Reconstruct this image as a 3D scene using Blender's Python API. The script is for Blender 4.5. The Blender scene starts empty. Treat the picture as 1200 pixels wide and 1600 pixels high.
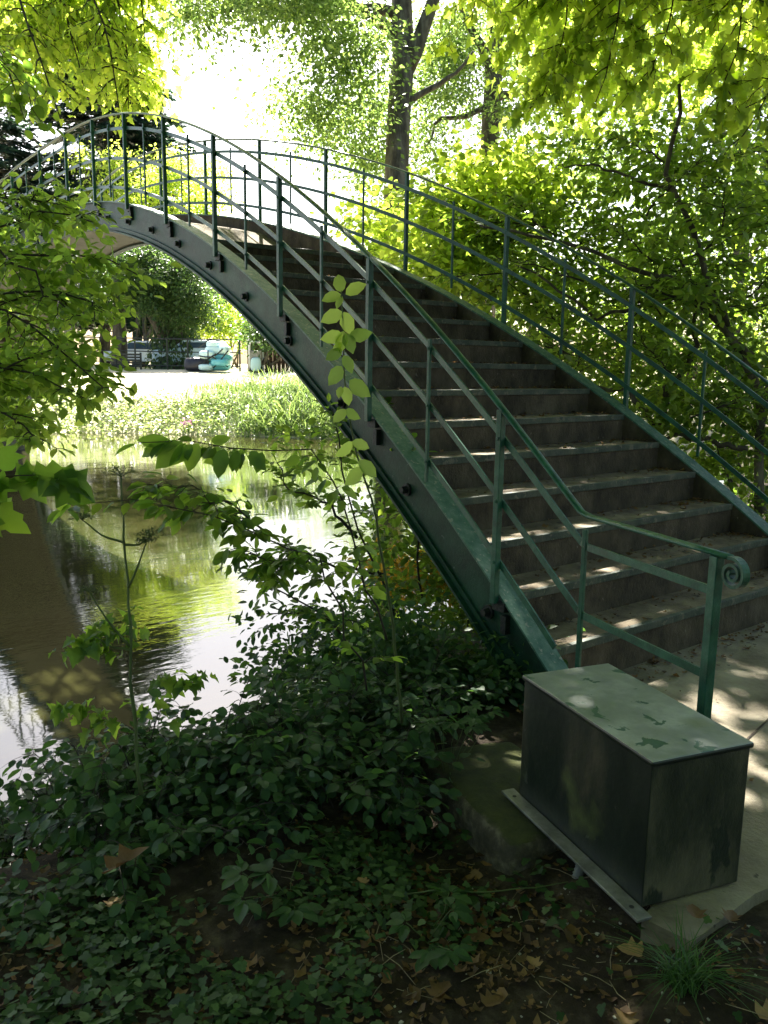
import bpy, math, random
import numpy as np
from mathutils import Vector, Matrix

# ------------------------------------------------------------------ camera, world, sun
SC = bpy.context.scene
CAM = np.array([-2.72192, 3.08513, 1.47716]); YAW, PITCH, ROLL, FPX = -0.65533, 0.17389, 0.01477, 1299.82
_f = np.array([math.cos(YAW)*math.cos(PITCH), math.sin(YAW)*math.cos(PITCH), -math.sin(PITCH)])
_r = np.cross(_f, [0, 0, 1]); _r /= np.linalg.norm(_r); _u = np.cross(_r, _f)
_c, _s = math.cos(ROLL), math.sin(ROLL)
RR, UU, FF = _r*_c + _u*_s, -_r*_s + _u*_c, _f
cd = bpy.data.cameras.new('camera'); cam = bpy.data.objects.new('camera', cd)
SC.collection.objects.link(cam); SC.camera = cam
cd.sensor_fit = 'VERTICAL'; cd.sensor_height = 24; cd.lens = 24*FPX/1600; cd.clip_end = 2000; cd.clip_start = .05
M = Matrix.Identity(4)
for i in range(3):
    M[i][0] = RR[i]; M[i][1] = UU[i]; M[i][2] = -FF[i]; M[i][3] = CAM[i]
cam.matrix_world = M

SUN_EL = math.radians(46); SUN_AZ = YAW + math.radians(9)          # azimuth from +X
sdir = Vector((math.cos(SUN_AZ)*math.cos(SUN_EL), math.sin(SUN_AZ)*math.cos(SUN_EL), math.sin(SUN_EL)))
wd = bpy.data.worlds.new('World'); SC.world = wd; wd.use_nodes = True
nt = wd.node_tree; bg = nt.nodes['Background']
sky = nt.nodes.new('ShaderNodeTexSky'); sky.sky_type = 'NISHITA'; sky.sun_disc = False
sky.sun_elevation = SUN_EL; sky.sun_rotation = math.atan2(sdir.x, sdir.y); sky.dust_density = 3.0; sky.ozone_density = 1.0
nt.links.new(sky.outputs[0], bg.inputs[0]); bg.inputs[1].default_value = 0.05
sl = bpy.data.lights.new('sun', 'SUN'); sl.energy = 5.0; sl.angle = math.radians(.5); sl.color = (1, .95, .85)
so = bpy.data.objects.new('sun', sl); SC.collection.objects.link(so); so.rotation_euler = sdir.to_track_quat('Z', 'Y').to_euler()
SC.view_settings.view_transform = 'Standard'; SC.view_settings.look = 'None'; SC.view_settings.gamma = 1
SC.view_settings.exposure = 2.8
try:
    SC.cycles.max_bounces = 8; SC.cycles.diffuse_bounces = 3; SC.cycles.transmission_bounces = 6; SC.cycles.glossy_bounces = 3
    SC.cycles.sample_clamp_indirect = 6
except Exception: pass

# ------------------------------------------------------------------ helpers
rng = np.random.default_rng(7)
def at(px, py, D):
    """world point seen at photo pixel (px,py), D metres in front of the lens"""
    return CAM + D*(FF + RR*((px-600)/FPX) + UU*((800-py)/FPX))
def nrm(v): 
    v = np.asarray(v, float); return v/(np.linalg.norm(v, axis=-1, keepdims=True)+1e-9)

def tag(o, label=None, cat=None, group=None, kind=None):
    if label: o['label'] = label
    if cat: o['category'] = cat
    if group: o['group'] = group
    if kind: o['kind'] = kind
    return o
def empty(name, loc=(0, 0, 0), label=None, cat=None, group=None):
    o = bpy.data.objects.new(name, None); SC.collection.objects.link(o); o.location = Vector(loc); o.empty_display_size = .1
    return tag(o, label, cat, group)

def wloc(o):
    p = np.zeros(3)
    while o is not None: p += np.array(o.location); o = o.parent
    return p

class MB:
    def __init__(s): s.v = []; s.f = []; s.m = []; s.n = 0
    def add(s, v, f, m=0):
        v = np.asarray(v, float).reshape(-1, 3); s.v.append(v)
        s.f += [tuple(int(i)+s.n for i in q) for q in f]; s.m += [m]*len(f); s.n += len(v)
    def box(s, lo, hi, m=0, R=None, o=(0, 0, 0)):
        x0, y0, z0 = lo; x1, y1, z1 = hi
        v = np.array([(x0,y0,z0),(x1,y0,z0),(x1,y1,z0),(x0,y1,z0),(x0,y0,z1),(x1,y0,z1),(x1,y1,z1),(x0,y1,z1)], float)
        if R is not None: v = v @ np.asarray(R).T
        s.add(v+np.asarray(o), [(0,3,2,1),(4,5,6,7),(0,1,5,4),(1,2,6,5),(2,3,7,6),(3,0,4,7)], m)
    def sweep(s, path, prof, up=(0, 0, 1), m=0, closed=True, scale=None):
        """sweep a 2-D profile (side, up) along a path"""
        P = np.asarray(path, float); T = nrm(np.gradient(P, axis=0)); up = np.asarray(up, float)
        S = nrm(np.cross(T, up)); U = np.cross(S, T); pr = np.asarray(prof, float); k = len(pr)
        sc = np.ones(len(P)) if scale is None else np.asarray(scale)
        v = P[:, None, :] + (S[:, None, :]*pr[None, :, 0:1] + U[:, None, :]*pr[None, :, 1:2])*sc[:, None, None]
        f = []
        for i in range(len(P)-1):
            for j in range(k):
                a = i*k+j; b = i*k+(j+1) % k; f.append((a, b, b+k, a+k))
        f.append(tuple(range(k))[::-1]); f.append(tuple((len(P)-1)*k+j for j in range(k)))
        s.add(v.reshape(-1, 3), f, m)
    def tube(s, path, rad, n=6, m=0):
        P = np.asarray(path, float)
        T = nrm(np.gradient(P, axis=0)); ref = np.array([0.3, 0.2, 1.]) if abs(T[0][2]) < .9 else np.array([1., .2, 0])
        rad = np.broadcast_to(np.asarray(rad, float), (len(P),))
        a = np.arange(n)*2*math.pi/n; X = nrm(np.cross(T, ref)); Y = np.cross(T, X)
        v = P[:, None] + rad[:, None, None]*(X[:, None]*np.cos(a)[None, :, None] + Y[:, None]*np.sin(a)[None, :, None])
        f = []
        for i in range(len(P)-1):
            for j in range(n):
                b = (j+1) % n; f.append((i*n+j, i*n+b, (i+1)*n+b, (i+1)*n+j))
        f.append(tuple(range(n))[::-1]); f.append(tuple((len(P)-1)*n+j for j in range(n)))
        s.add(v.reshape(-1, 3), f, m)
    def build(s, name, mats, parent=None, smooth=False, bevel=0, loc=None):
        me = bpy.data.meshes.new(name)
        V = np.concatenate(s.v) if s.v else np.zeros((0, 3))
        if parent is not None: V = V - wloc(parent)
        if loc is not None: V = V - np.asarray(loc, float)
        me.from_pydata(V.tolist(), [], s.f); mats = mats if isinstance(mats, (list, tuple)) else [mats]
        for m in mats: me.materials.append(m)
        if len(mats) > 1: me.polygons.foreach_set('material_index', s.m)
        if smooth: me.polygons.foreach_set('use_smooth', [True]*len(me.polygons))
        me.update(); o = bpy.data.objects.new(name, me); SC.collection.objects.link(o)
        if parent is not None: o.parent = parent
        if loc is not None: o.location = Vector(loc)
        if bevel:
            b = o.modifiers.new('bevel', 'BEVEL'); b.width = bevel; b.segments = 2; b.limit_method = 'ANGLE'
        return o

# leaf templates: verts along +x (length 1), folded about the midrib
T_SIMPLE = (np.array([(0,0,0),(.45,.30,.07),(1,0,-.05),(.45,-.30,.07)]), [(0,1,2),(0,2,3)])
T_OVAL = (np.array([(0,0,0),(.3,0,.0),(.62,0,-.02),(1,0,-.10),(.14,.17,.03),(.42,.27,.06),(.75,.19,.02),(.14,-.17,.03),(.42,-.27,.06),(.75,-.19,.02)]),
          [(0,1,4),(1,5,4),(1,2,5),(2,6,5),(2,3,6),(0,7,1),(1,7,8),(1,8,2),(2,8,9),(2,9,3)])
T_ROUND = (np.array([(0,0,0),(.45,0,-.01),(1,0,-.06),(.08,.28,.03),(.42,.42,.07),(.8,.28,.03),(.08,-.28,.03),(.42,-.42,.07),(.8,-.28,.03)]),
           [(0,1,4,3),(1,2,5,4),(0,6,7,1),(1,7,8,2)])
def _fan(pts, z=0.05):
    v = [(.38, 0, 0)] + [(x, y, z*(abs(y)*2.2) - .06*x*x) for x, y in pts]; n = len(pts)
    return np.array(v), [(0, i+1, (i+1) % n+1) for i in range(n)]
T_MAPLE = _fan([(0,0),(-.04,.17),(.08,.47),(.27,.30),(.50,.52),(.60,.27),(.74,.24),(1,0),(.74,-.24),(.60,-.27),(.50,-.52),(.27,-.30),(.08,-.47),(-.04,-.17)])
T_LOBE = (T_MAPLE[0]+np.stack([0*T_MAPLE[0][:, 0], 0*T_MAPLE[0][:, 0], -.45*(T_MAPLE[0][:, 0]**2)+.35*np.abs(T_MAPLE[0][:, 1])+.05*np.sin(9*T_MAPLE[0][:, 1]+4*T_MAPLE[0][:, 0])], 1), T_MAPLE[1])
T_IVY = _fan([(0,0),(-.1,.25),(.15,.42),(.38,.26),(.55,.34),(1,0),(.55,-.34),(.38,-.26),(.15,-.42),(-.1,-.25)])

def leaf_arrays(P, Dv, N, S, tpl):
    Dv = nrm(Dv); B = nrm(np.cross(N, Dv)); N = np.cross(Dv, B); t = tpl[0]
    V = P[:, None] + S[:, None, None]*(t[None, :, 0:1]*Dv[:, None] + t[None, :, 1:2]*B[:, None] + t[None, :, 2:3]*N[:, None])
    return V
def leaves_obj(name, parts, mat, parent=None, smooth=False):
    """parts: list of (V array n x k x 3, faces)"""
    vs, loops, starts, tot = [], [], [], []; off = 0
    for V, F in parts:
        n, k, _ = V.shape
        if n == 0: continue
        vs.append(V.reshape(-1, 3)); base = (np.arange(n)*k+off)
        by = {}
        for f in F: by.setdefault(len(f), []).append(f)
        for L, fs in by.items():
            A = (base[:, None, None] + np.array(fs)[None]).reshape(-1, L)
            loops.append(A.ravel()); tot.append(np.full(len(A), L))
        off += n*k
    V = np.concatenate(vs).astype(np.float32); lp = np.concatenate(loops).astype(np.int32); tt = np.concatenate(tot).astype(np.int32)
    if parent is not None: V = (V - wloc(parent)).astype(np.float32)
    me = bpy.data.meshes.new(name); me.vertices.add(len(V)); me.vertices.foreach_set('co', V.ravel())
    me.loops.add(len(lp)); me.loops.foreach_set('vertex_index', lp)
    me.polygons.add(len(tt)); st = np.concatenate([[0], np.cumsum(tt)[:-1]]).astype(np.int32)
    me.polygons.foreach_set('loop_start', st); me.polygons.foreach_set('loop_total', tt)
    if smooth: me.polygons.foreach_set('use_smooth', np.ones(len(tt), bool))
    me.update(calc_edges=True); me.validate()
    me.materials.append(mat); o = bpy.data.objects.new(name, me); SC.collection.objects.link(o)
    if parent is not None: o.parent = parent
    return o

# ------------------------------------------------------------------ materials
def mat(name):
    m = bpy.data.materials.new(name); m.use_nodes = True; n = m.node_tree; n.nodes.clear()
    return m, n, n.nodes.new('ShaderNodeOutputMaterial')
def N(n, t, **kw):
    x = n.nodes.new('ShaderNode'+t)
    for k, v in kw.items():
        if k.startswith('_'): setattr(x, k[1:], v)
        else: x.inputs[k.replace('__', ' ')].default_value = v
    return x
def ramp(n, src, stops):
    r = n.nodes.new('ShaderNodeValToRGB'); n.links.new(src, r.inputs[0]); e = r.color_ramp.elements
    while len(e) < len(stops): e.new(.5)
    for a, (p, c) in zip(e, stops): a.position = p; a.color = (*c, 1) if len(c) == 3 else c
    return r
def noisy(name, cols, scale=5, rough=.8, bump=.3, bscale=40, detail=6, metallic=0, obj=True, spec=.4, dist=.0, stretch=None, spots=None):
    m, n, out = mat(name); b = N(n, 'BsdfPrincipled', Roughness=rough, Metallic=metallic); b.inputs['Specular IOR Level'].default_value = spec
    tc = N(n, 'TexCoord'); src = tc.outputs['Object' if obj else 'Generated']
    if stretch:
        mp = N(n, 'Mapping'); mp.inputs['Scale'].default_value = stretch; n.links.new(src, mp.inputs[0]); src = mp.outputs[0]
    t = N(n, 'TexNoise', Scale=scale, Detail=detail, Roughness=.65, Distortion=dist); n.links.new(src, t.inputs['Vector'])
    k = len(cols); r = ramp(n, t.outputs[0], [(.32+.36*i/max(1, k-1), c) for i, c in enumerate(cols)])
    col = r.outputs[0]
    if spots:
        t3 = N(n, 'TexNoise', Scale=spots[1], Detail=4., Roughness=.6); n.links.new(src, t3.inputs['Vector'])
        r3 = ramp(n, t3.outputs[0], [(spots[2], (0, 0, 0)), (spots[2]+.04, (1, 1, 1))])
        mx = N(n, 'MixRGB'); mx.inputs[2].default_value = (*spots[0], 1); n.links.new(r3.outputs[0], mx.inputs[0]); n.links.new(col, mx.inputs[1]); col = mx.outputs[0]
    n.links.new(col, b.inputs['Base Color'])
    t2 = N(n, 'TexNoise', Scale=bscale, Detail=5., Roughness=.7); n.links.new(src, t2.inputs['Vector'])
    bp = N(n, 'Bump', Strength=bump, Distance=.02); n.links.new(t2.outputs[0], bp.inputs['Height']); n.links.new(bp.outputs[0], b.inputs['Normal'])
    rr = N(n, 'MapRange'); rr.inputs['To Min'].default_value = max(.05, rough-.15); rr.inputs['To Max'].default_value = min(1, rough+.2)
    n.links.new(t2.outputs[0], rr.inputs[0]); n.links.new(rr.outputs[0], b.inputs['Roughness'])
    n.links.new(b.outputs[0], out.inputs[0]); return m
def leafmat(name, dark, light, trans, tf=.5, gloss=.35, rough=.38, vein=0):
    m, n, out = mat(name)
    g = N(n, 'NewGeometry'); r = ramp(n, g.outputs['Random Per Island'], [(0, dark), (.55, tuple((a+b)/2 for a, b in zip(dark, light))), (1, light)])
    d = N(n, 'BsdfPrincipled', Roughness=rough); d.inputs['Specular IOR Level'].default_value = gloss
    tcx = N(n, 'TexCoord'); nz = N(n, 'TexNoise', Scale=90., Detail=3.); n.links.new(tcx.outputs['Object'], nz.inputs['Vector'])
    nr = N(n, 'MapRange'); nr.inputs['To Min'].default_value = .55; nr.inputs['To Max'].default_value = 1.45; n.links.new(nz.outputs[0], nr.inputs[0])
    vm = N(n, 'VectorMath', _operation='SCALE'); n.links.new(r.outputs[0], vm.inputs[0]); n.links.new(nr.outputs[0], vm.inputs['Scale'])
    n.links.new(vm.outputs[0], d.inputs['Base Color'])
    tr = N(n, 'BsdfTranslucent')
    hs = N(n, 'HueSaturation'); hs.inputs['Color'].default_value = (*trans, 1)
    mr = N(n, 'MapRange'); mr.inputs['To Min'].default_value = .55; mr.inputs['To Max'].default_value = 1.35
    n.links.new(g.outputs['Random Per Island'], mr.inputs[0]); n.links.new(mr.outputs[0], hs.inputs['Value'])
    mh = N(n, 'MapRange'); mh.inputs['To Min'].default_value = .515; mh.inputs['To Max'].default_value = .485
    n.links.new(g.outputs['Random Per Island'], mh.inputs[0]); n.links.new(mh.outputs[0], hs.inputs['Hue'])
    n.links.new(hs.outputs[0], tr.inputs[0])
    mx = N(n, 'MixShader', Fac=tf); n.links.new(d.outputs[0], mx.inputs[1]); n.links.new(tr.outputs[0], mx.inputs[2])
    n.links.new(mx.outputs[0], out.inputs[0]); return m

M_GREEN = noisy('green_paint', [(.002, .013, .007), (.007, .040, .022), (.022, .078, .045)], 2.6, .5, .2, 60, spec=.3, spots=((.08, .11, .085), 22, .68))
M_GREENRAIL = noisy('rail_paint', [(.005, .042, .024), (.011, .080, .046), (.032, .125, .078)], 9, .36, .2, 60, spec=.5, spots=((.07, .10, .075), 26, .68))
M_GREENNOSE = noisy('nosing_paint', [(.03, .045, .034), (.055, .07, .052), (.10, .10, .075)], 9, .6, .3, 60, spots=((.13, .12, .09), 20, .58))
M_GREENWORN = noisy('worn_green_paint', [(.02, .085, .055), (.05, .13, .09), (.12, .19, .145)], 14, .5, .25, 70, spec=.4, spots=((.2, .22, .17), 30, .6))
M_BLACK = noisy('black_bitumen', [(.008, .01, .01), (.02, .022, .02)], 20, .5, .4, 60)
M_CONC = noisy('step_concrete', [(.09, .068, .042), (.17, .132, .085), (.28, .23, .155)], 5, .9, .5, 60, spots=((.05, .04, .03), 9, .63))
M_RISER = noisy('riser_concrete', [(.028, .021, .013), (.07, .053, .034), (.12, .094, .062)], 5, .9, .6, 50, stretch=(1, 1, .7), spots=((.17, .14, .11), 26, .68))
M_SOFFIT = noisy('soffit_concrete', [(.24, .215, .15), (.34, .31, .23)], 2, .9, .2, 30)
M_SLAB = noisy('paving_concrete', [(.16, .14, .10), (.26, .235, .18), (.36, .33, .26)], 3, .9, .5, 60, spots=((.08, .07, .05), 12, .66))
M_SOIL = noisy('woodland_soil', [(.018, .012, .008), (.05, .036, .022), (.11, .085, .055)], 9, .95, 1.0, 45, detail=10, spots=((.14, .12, .09), 45, .66))
M_STONE = noisy('old_stone', [(.07, .06, .045), (.16, .14, .10), (.28, .25, .19)], 6, .95, .9, 25)
M_BARK = noisy('grey_bark', [(.035, .028, .02), (.09, .075, .055), (.18, .16, .12)], 5, .95, 1.0, 22, stretch=(1, 1, .25))
M_TWIG = noisy('dark_twig_bark', [(.02, .016, .012), (.06, .048, .035)], 20, .85, .4, 60)
M_STEM = noisy('green_stem', [(.05, .075, .02), (.09, .12, .035)], 12, .6, .2, 60)

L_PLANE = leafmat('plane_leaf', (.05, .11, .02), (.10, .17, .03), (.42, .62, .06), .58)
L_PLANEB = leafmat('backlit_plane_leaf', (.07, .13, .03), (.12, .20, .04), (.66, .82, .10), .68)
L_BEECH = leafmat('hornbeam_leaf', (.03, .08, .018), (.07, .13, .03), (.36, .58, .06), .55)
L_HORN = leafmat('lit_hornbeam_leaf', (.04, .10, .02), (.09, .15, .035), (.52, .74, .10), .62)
L_HAZEL = leafmat('hazel_leaf', (.03, .075, .02), (.075, .12, .035), (.42, .62, .06), .55, gloss=.5)
L_BRAMB = leafmat('bramble_leaf', (.02, .055, .02), (.05, .10, .035), (.14, .30, .05), .35, gloss=.3, rough=.5)
L_IVY = leafmat('ivy_leaf', (.012, .036, .010), (.065, .11, .035), (.10, .2, .04), .2, gloss=.22, rough=.55)
L_CONIF = leafmat('conifer_needles', (.015, .04, .03), (.045, .09, .06), (.06, .14, .06), .25, gloss=.3)
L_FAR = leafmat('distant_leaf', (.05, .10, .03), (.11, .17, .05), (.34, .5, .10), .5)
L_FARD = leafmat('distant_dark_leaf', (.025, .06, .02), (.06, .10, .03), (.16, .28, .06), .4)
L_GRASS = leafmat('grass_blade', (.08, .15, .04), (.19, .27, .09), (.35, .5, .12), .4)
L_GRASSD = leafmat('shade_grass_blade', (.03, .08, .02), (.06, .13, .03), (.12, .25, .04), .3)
L_WEED = leafmat('bank_weed_leaf', (.10, .17, .05), (.28, .34, .14), (.45, .58, .16), .4)
L_DEAD = leafmat('dead_leaf', (.04, .022, .010), (.22, .125, .05), (.22, .12, .04), .25, gloss=.3, rough=.6)
L_DEADL = leafmat('pale_dead_leaf', (.20, .12, .05), (.34, .22, .10), (.4, .25, .08), .25, gloss=.3, rough=.6)

# ------------------------------------------------------------------ terrain
def smooth(a, b, x):
    t = np.clip((x-a)/(b-a), 0, 1); return t*t*(3-2*t)
def xb(y): return np.interp(y, [-60, -24, -12, -8, -4, -1, 0, 3, 8, 60], [-40, 0, 5.5, 5.5, 3.0, 1.6, 1.3, 1.35, 1.2, -10])
def xf(y): return np.interp(y, [-70, -18, -13.2, -8.3, -5.5, -3, -1.5, 3, 12, 60], [-35, 12.5, 17, 22.2, 24.6, 24.6, 20.8, 20.5, 24, 40])
def vn(x, y, s, k=0):
    return (np.sin(x*s*1.7+k+1.3*np.sin(y*s*1.1+k)) + np.sin(y*s*2.1-k+1.7*np.sin(x*s*.9)))*.25
UV0 = (-.34, .036)
def height(x, y):
    x = np.asarray(x, float); y = np.asarray(y, float)
    s1 = x-xb(y)
    u_ = (x-UV0[0])*-.961+(y-UV0[1])*.276; v_ = (x-UV0[0])*.276+(y-UV0[1])*.961
    base = .075*np.exp(-((u_-1.50)/.16)**2-((v_-.50)/.30)**2)-.13*np.exp(-((u_-.45)/.7)**2-((v_-.98)/.28)**2)-.26 - .10*smooth(.6, 2.2, y) + .03*vn(x, y, 2.2) + .012*vn(x, y, 9, 2) - .25*smooth(-1.4, -.2, s1)
    hn = base*(1-smooth(-.9, .9, s1)) + (-1.7)*smooth(-.9, .9, s1)
    e = (x-xf(y))*.72
    hf = np.interp(e, [-3, 0, .8, 3, 12, 40, 200], [-1.7, -.85, -.45, .5, 1.13, 1.2, 1.35]) + .05*vn(x, y, .9)*(e > .3)
    return np.maximum(hn, hf)
gx = np.unique(np.concatenate([np.linspace(-260, -8, 14), np.linspace(-8, -3, 16), np.linspace(-3, 3, 130), np.linspace(3, 8, 30), np.linspace(8, 45, 90), np.linspace(45, 300, 24)]))
gy = np.unique(np.concatenate([np.linspace(-300, -35, 20), np.linspace(-35, -5, 80), np.linspace(-5, -1, 30), np.linspace(-1, 4, 110), np.linspace(4, 12, 24), np.linspace(12, 260, 20)]))
X, Y = np.meshgrid(gx, gy, indexing='ij'); Z = height(X, Y)
nx, ny = X.shape; idx = np.arange(nx*ny).reshape(nx, ny)
g = MB(); fq = np.stack([idx[:-1, :-1], idx[1:, :-1], idx[1:, 1:], idx[:-1, 1:]], -1).reshape(-1, 4)
g.v.append(np.stack([X, Y, Z], -1).reshape(-1, 3)); g.f = fq.tolist(); g.n = nx*ny; g.m = [0]*len(g.f)
def ground_mat():
    m, n, out = mat('ground'); b = N(n, 'BsdfPrincipled', Roughness=.95); b.inputs['Specular IOR Level'].default_value = .2
    tc = N(n, 'TexCoord'); sx = N(n, 'SeparateXYZ'); n.links.new(tc.outputs['Object'], sx.inputs[0])
    t = N(n, 'TexNoise', Scale=9., Detail=10., Roughness=.7); n.links.new(tc.outputs['Object'], t.inputs['Vector'])
    soil = ramp(n, t.outputs[0], [(.3, (.012, .008, .005)), (.5, (.036, .026, .016)), (.68, (.10, .078, .05))])
    t2 = N(n, 'TexNoise', Scale=.35, Detail=8., Roughness=.7); n.links.new(tc.outputs['Object'], t2.inputs['Vector'])
    far = ramp(n, t2.outputs[0], [(.32, (.22, .24, .10)), (.45, (.42, .38, .24)), (.6, (.55, .49, .36))])
    mr = N(n, 'MapRange'); mr.inputs['From Min'].default_value = 9; mr.inputs['From Max'].default_value = 14
    n.links.new(sx.outputs[0], mr.inputs[0]); mx = N(n, 'MixRGB'); n.links.new(mr.outputs[0], mx.inputs[0])
    n.links.new(soil.outputs[0], mx.inputs[1]); n.links.new(far.outputs[0], mx.inputs[2]); n.links.new(mx.outputs[0], b.inputs['Base Color'])
    t3 = N(n, 'TexNoise', Scale=45., Detail=8., Roughness=.75); n.links.new(tc.outputs['Object'], t3.inputs['Vector'])
    bp = N(n, 'Bump', Strength=.9, Distance=.02); n.links.new(t3.outputs[0], bp.inputs['Height']); n.links.new(bp.outputs[0], b.inputs['Normal'])
    n.links.new(b.outputs[0], out.inputs[0]); return m
tag(g.build('ground', ground_mat(), smooth=True), kind='structure')

def water_mat():
    m, n, out = mat('river_water'); b = N(n, 'BsdfPrincipled', Roughness=.03, IOR=1.6)
    b.inputs['Base Color'].default_value = (.030, .030, .010, 1); b.inputs['Specular IOR Level'].default_value = .8
    tc = N(n, 'TexCoord'); mp = N(n, 'Mapping'); mp.inputs['Rotation'].default_value = (0, 0, .6); mp.inputs['Scale'].default_value = (2.2, .8, 1)
    n.links.new(tc.outputs['Object'], mp.inputs[0])
    t = N(n, 'TexNoise', Scale=5., Detail=3., Roughness=.5); n.links.new(mp.outputs[0], t.inputs['Vector'])
    t2 = N(n, 'TexNoise', Scale=.5, Detail=2.); n.links.new(mp.outputs[0], t2.inputs['Vector'])
    r2 = ramp(n, t2.outputs[0], [(.4, (.15, .15, .15)), (.65, (1, 1, 1))])
    mu = N(n, 'Math', _operation='MULTIPLY'); n.links.new(t.outputs[0], mu.inputs[0]); n.links.new(r2.outputs[0], mu.inputs[1])
    bp = N(n, 'Bump', Strength=.22, Distance=.012); n.links.new(mu.outputs[0], bp.inputs['Height']); n.links.new(bp.outputs[0], b.inputs['Normal'])
    n.links.new(b.outputs[0], out.inputs[0]); return m
w = MB(); w.add([(-60, -140, -.8), (60, -140, -.8), (60, 120, -.8), (-60, 120, -.8)], [(0, 1, 2, 3)])
tag(w.build('water', water_mat()), kind='structure')

# paving slab at the foot of the stairs (own axes: u towards the viewer, v to the left)
UV_O = np.array([-.34, .036]); UU_ = np.array([-.961, .276]); VV_ = np.array([.276, .961])
def uv(u, v, z): p = UV_O + UU_*u + VV_*v; return (p[0], p[1], z)
A_, B_, C_ = at(985, 1446, 1), at(1096, 1492, 1), at(1188, 1398, 1)
def onz(px, py, z):
    d = at(px, py, 1)-CAM; return CAM + d*((z-CAM[2])/d[2])
a, b, c, d = onz(1003, 1434, -.2), onz(1082, 1472, -.2), onz(1180, 1396, -.2), onz(1290, 1350, -.2)
q0 = uv(1.235, .60, 0); q1 = uv(-.3, .12, 0); q2 = uv(.95, .26, 0)
poly = [(q1[0], q1[1]), (q2[0], q2[1]), (q0[0], q0[1]), (a[0], a[1]), (b[0], b[1]), (c[0], c[1]), (d[0], d[1]), (-4.5, -1.2), (-7, -7), (-1.5, -8), (.12, -3.8)]
s = MB(); k = len(poly)
s.add([(x, y, -.2) for x, y in poly]+[(x, y, -.42) for x, y in poly], [tuple(range(k))]+[(i, k+i, k+(i+1) % k, (i+1) % k) for i in range(k)])
def slab_mat():
    m = noisy('paving_concrete', [(.10, .085, .055), (.20, .17, .12), (.29, .26, .19)], 3, .9, .5, 60, spots=((.08, .07, .05), 12, .66))
    return m
tag(s.build('pavement', slab_mat()), kind='structure')
j = MB()          # joints scored across the paving
for (p0, p1) in [((-.35, -3.4), (-1.0, .1)), ((-1.0, -.45), (-4, .05)), ((-2.2, -3.5), (-1.9, -.3))]:
    p0 = np.array([*p0, -.1965]); p1 = np.array([*p1, -.1965]); j.sweep([p0, (p0+p1)/2+np.array([.01, .005, 0]), p1], [(-.005, 0), (.005, 0), (.005, .0005), (-.005, .0005)])
tag(j.build('pavement_joint', M_SOIL), kind='structure')

# ------------------------------------------------------------------ the footbridge
W_, XC, ZC, R_, SP, X1, FL = 3.0262, 10.68743, 3.62275, 17.65092, 1.34771, .33456, .87652
YC = -W_/2
def arc(x): return ZC-R_+math.sqrt(R_**2-(x-XC)**2)
def hw(x): return W_/2-FL*(1-(abs(XC-x)/XC)**1.3)
def pt(x, off, z, side):        # off = metres outboard of the railing plane; side 0 = near (camera) side, 1 = far side
    h = hw(x)+off; return (x, YC+h if side == 0 else YC-h, z)
bridge = empty('footbridge', (0, YC, -.2), 'green iron arched footbridge over the river with concrete steps and thin railings', 'footbridge')
XA, XB_ = -.22, 2*XC+.22
xs = np.linspace(XA, XB_, 90)
def ribbon(mb, side, o0, o1, z0, z1, xs=xs, m=0):
    """closed box section between offsets o0..o1 and heights z0..z1 relative to the arc"""
    v, f = [], []
    for x in xs:
        zz = arc(x)
        for o, z in ((o0, z0), (o1, z0), (o1, z1), (o0, z1)): v.append(pt(x, o, zz+z, side))
    for i in range(len(xs)-1):
        for q in range(4):
            a = i*4+q; b = i*4+(q+1) % 4; f.append((a, b, b+4, a+4) if side == 0 else (a, a+4, b+4, b))
    f.append((3, 2, 1, 0)); k = (len(xs)-1)*4; f.append((k, k+1, k+2, k+3)); mb.add(v, f, m)
posts = [X1+k*SP for k in range(-1, 40) if 0 < X1+k*SP < 2*XC-.2]
for side in (0, 1):
    web = MB(); ribbon(web, side, -.042, -.030, -.315, .012)
    st = web.build('stringer', M_GREEN, bridge)
    fl = MB(); ribbon(fl, side, -.145, -.004, .0125, .027); fl.build('top_flange', M_GREENWORN, st)
    lf = MB(); ribbon(lf, side, -.095, .018, -.335, -.3155); ribbon(lf, side, -.0295, -.012, -.31, -.27); lf.build('bottom_flange', M_GREEN, st)
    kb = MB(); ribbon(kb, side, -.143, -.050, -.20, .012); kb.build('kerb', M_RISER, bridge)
    sg = 1 if side == 0 else -1
    for x in posts:      # stepped black brackets under each post
        for e in (0,):
            br = MB(); z = arc(x); y = pt(x, 0, 0, side)[1]
            y0, y1 = sorted((y-sg*.029, y+sg*.012))
            d = -1 if x < XC else 1
            sl_ = (arc(x+d*.05)-arc(x))/.05
            br.box((min(x-d*.02, x+d*.07), y0, z-.055+sl_*.03), (max(x-d*.02, x+d*.07), y1, z-.004+sl_*.03))
            br.box((min(x+d*.045, x+d*.085), y0, z-.15+sl_*.06), (max(x+d*.045, x+d*.085), y1, z-.05+sl_*.06))
            br.build('bracket', M_BLACK, st, bevel=.003)
    x = .42
    while x < 2*XC-.2:
        bo = MB(); y = pt(x, 0, 0, side)[1]; z = arc(x)-.175
        bo.tube([(x, y-sg*.03, z), (x, y-sg*.012, z)], .040, 10); bo.tube([(x, y-sg*.012, z), (x, y+sg*.025, z)], [.027, .022], 6)
        bo.build('bolt', M_BLACK, st); x += .84
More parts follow.
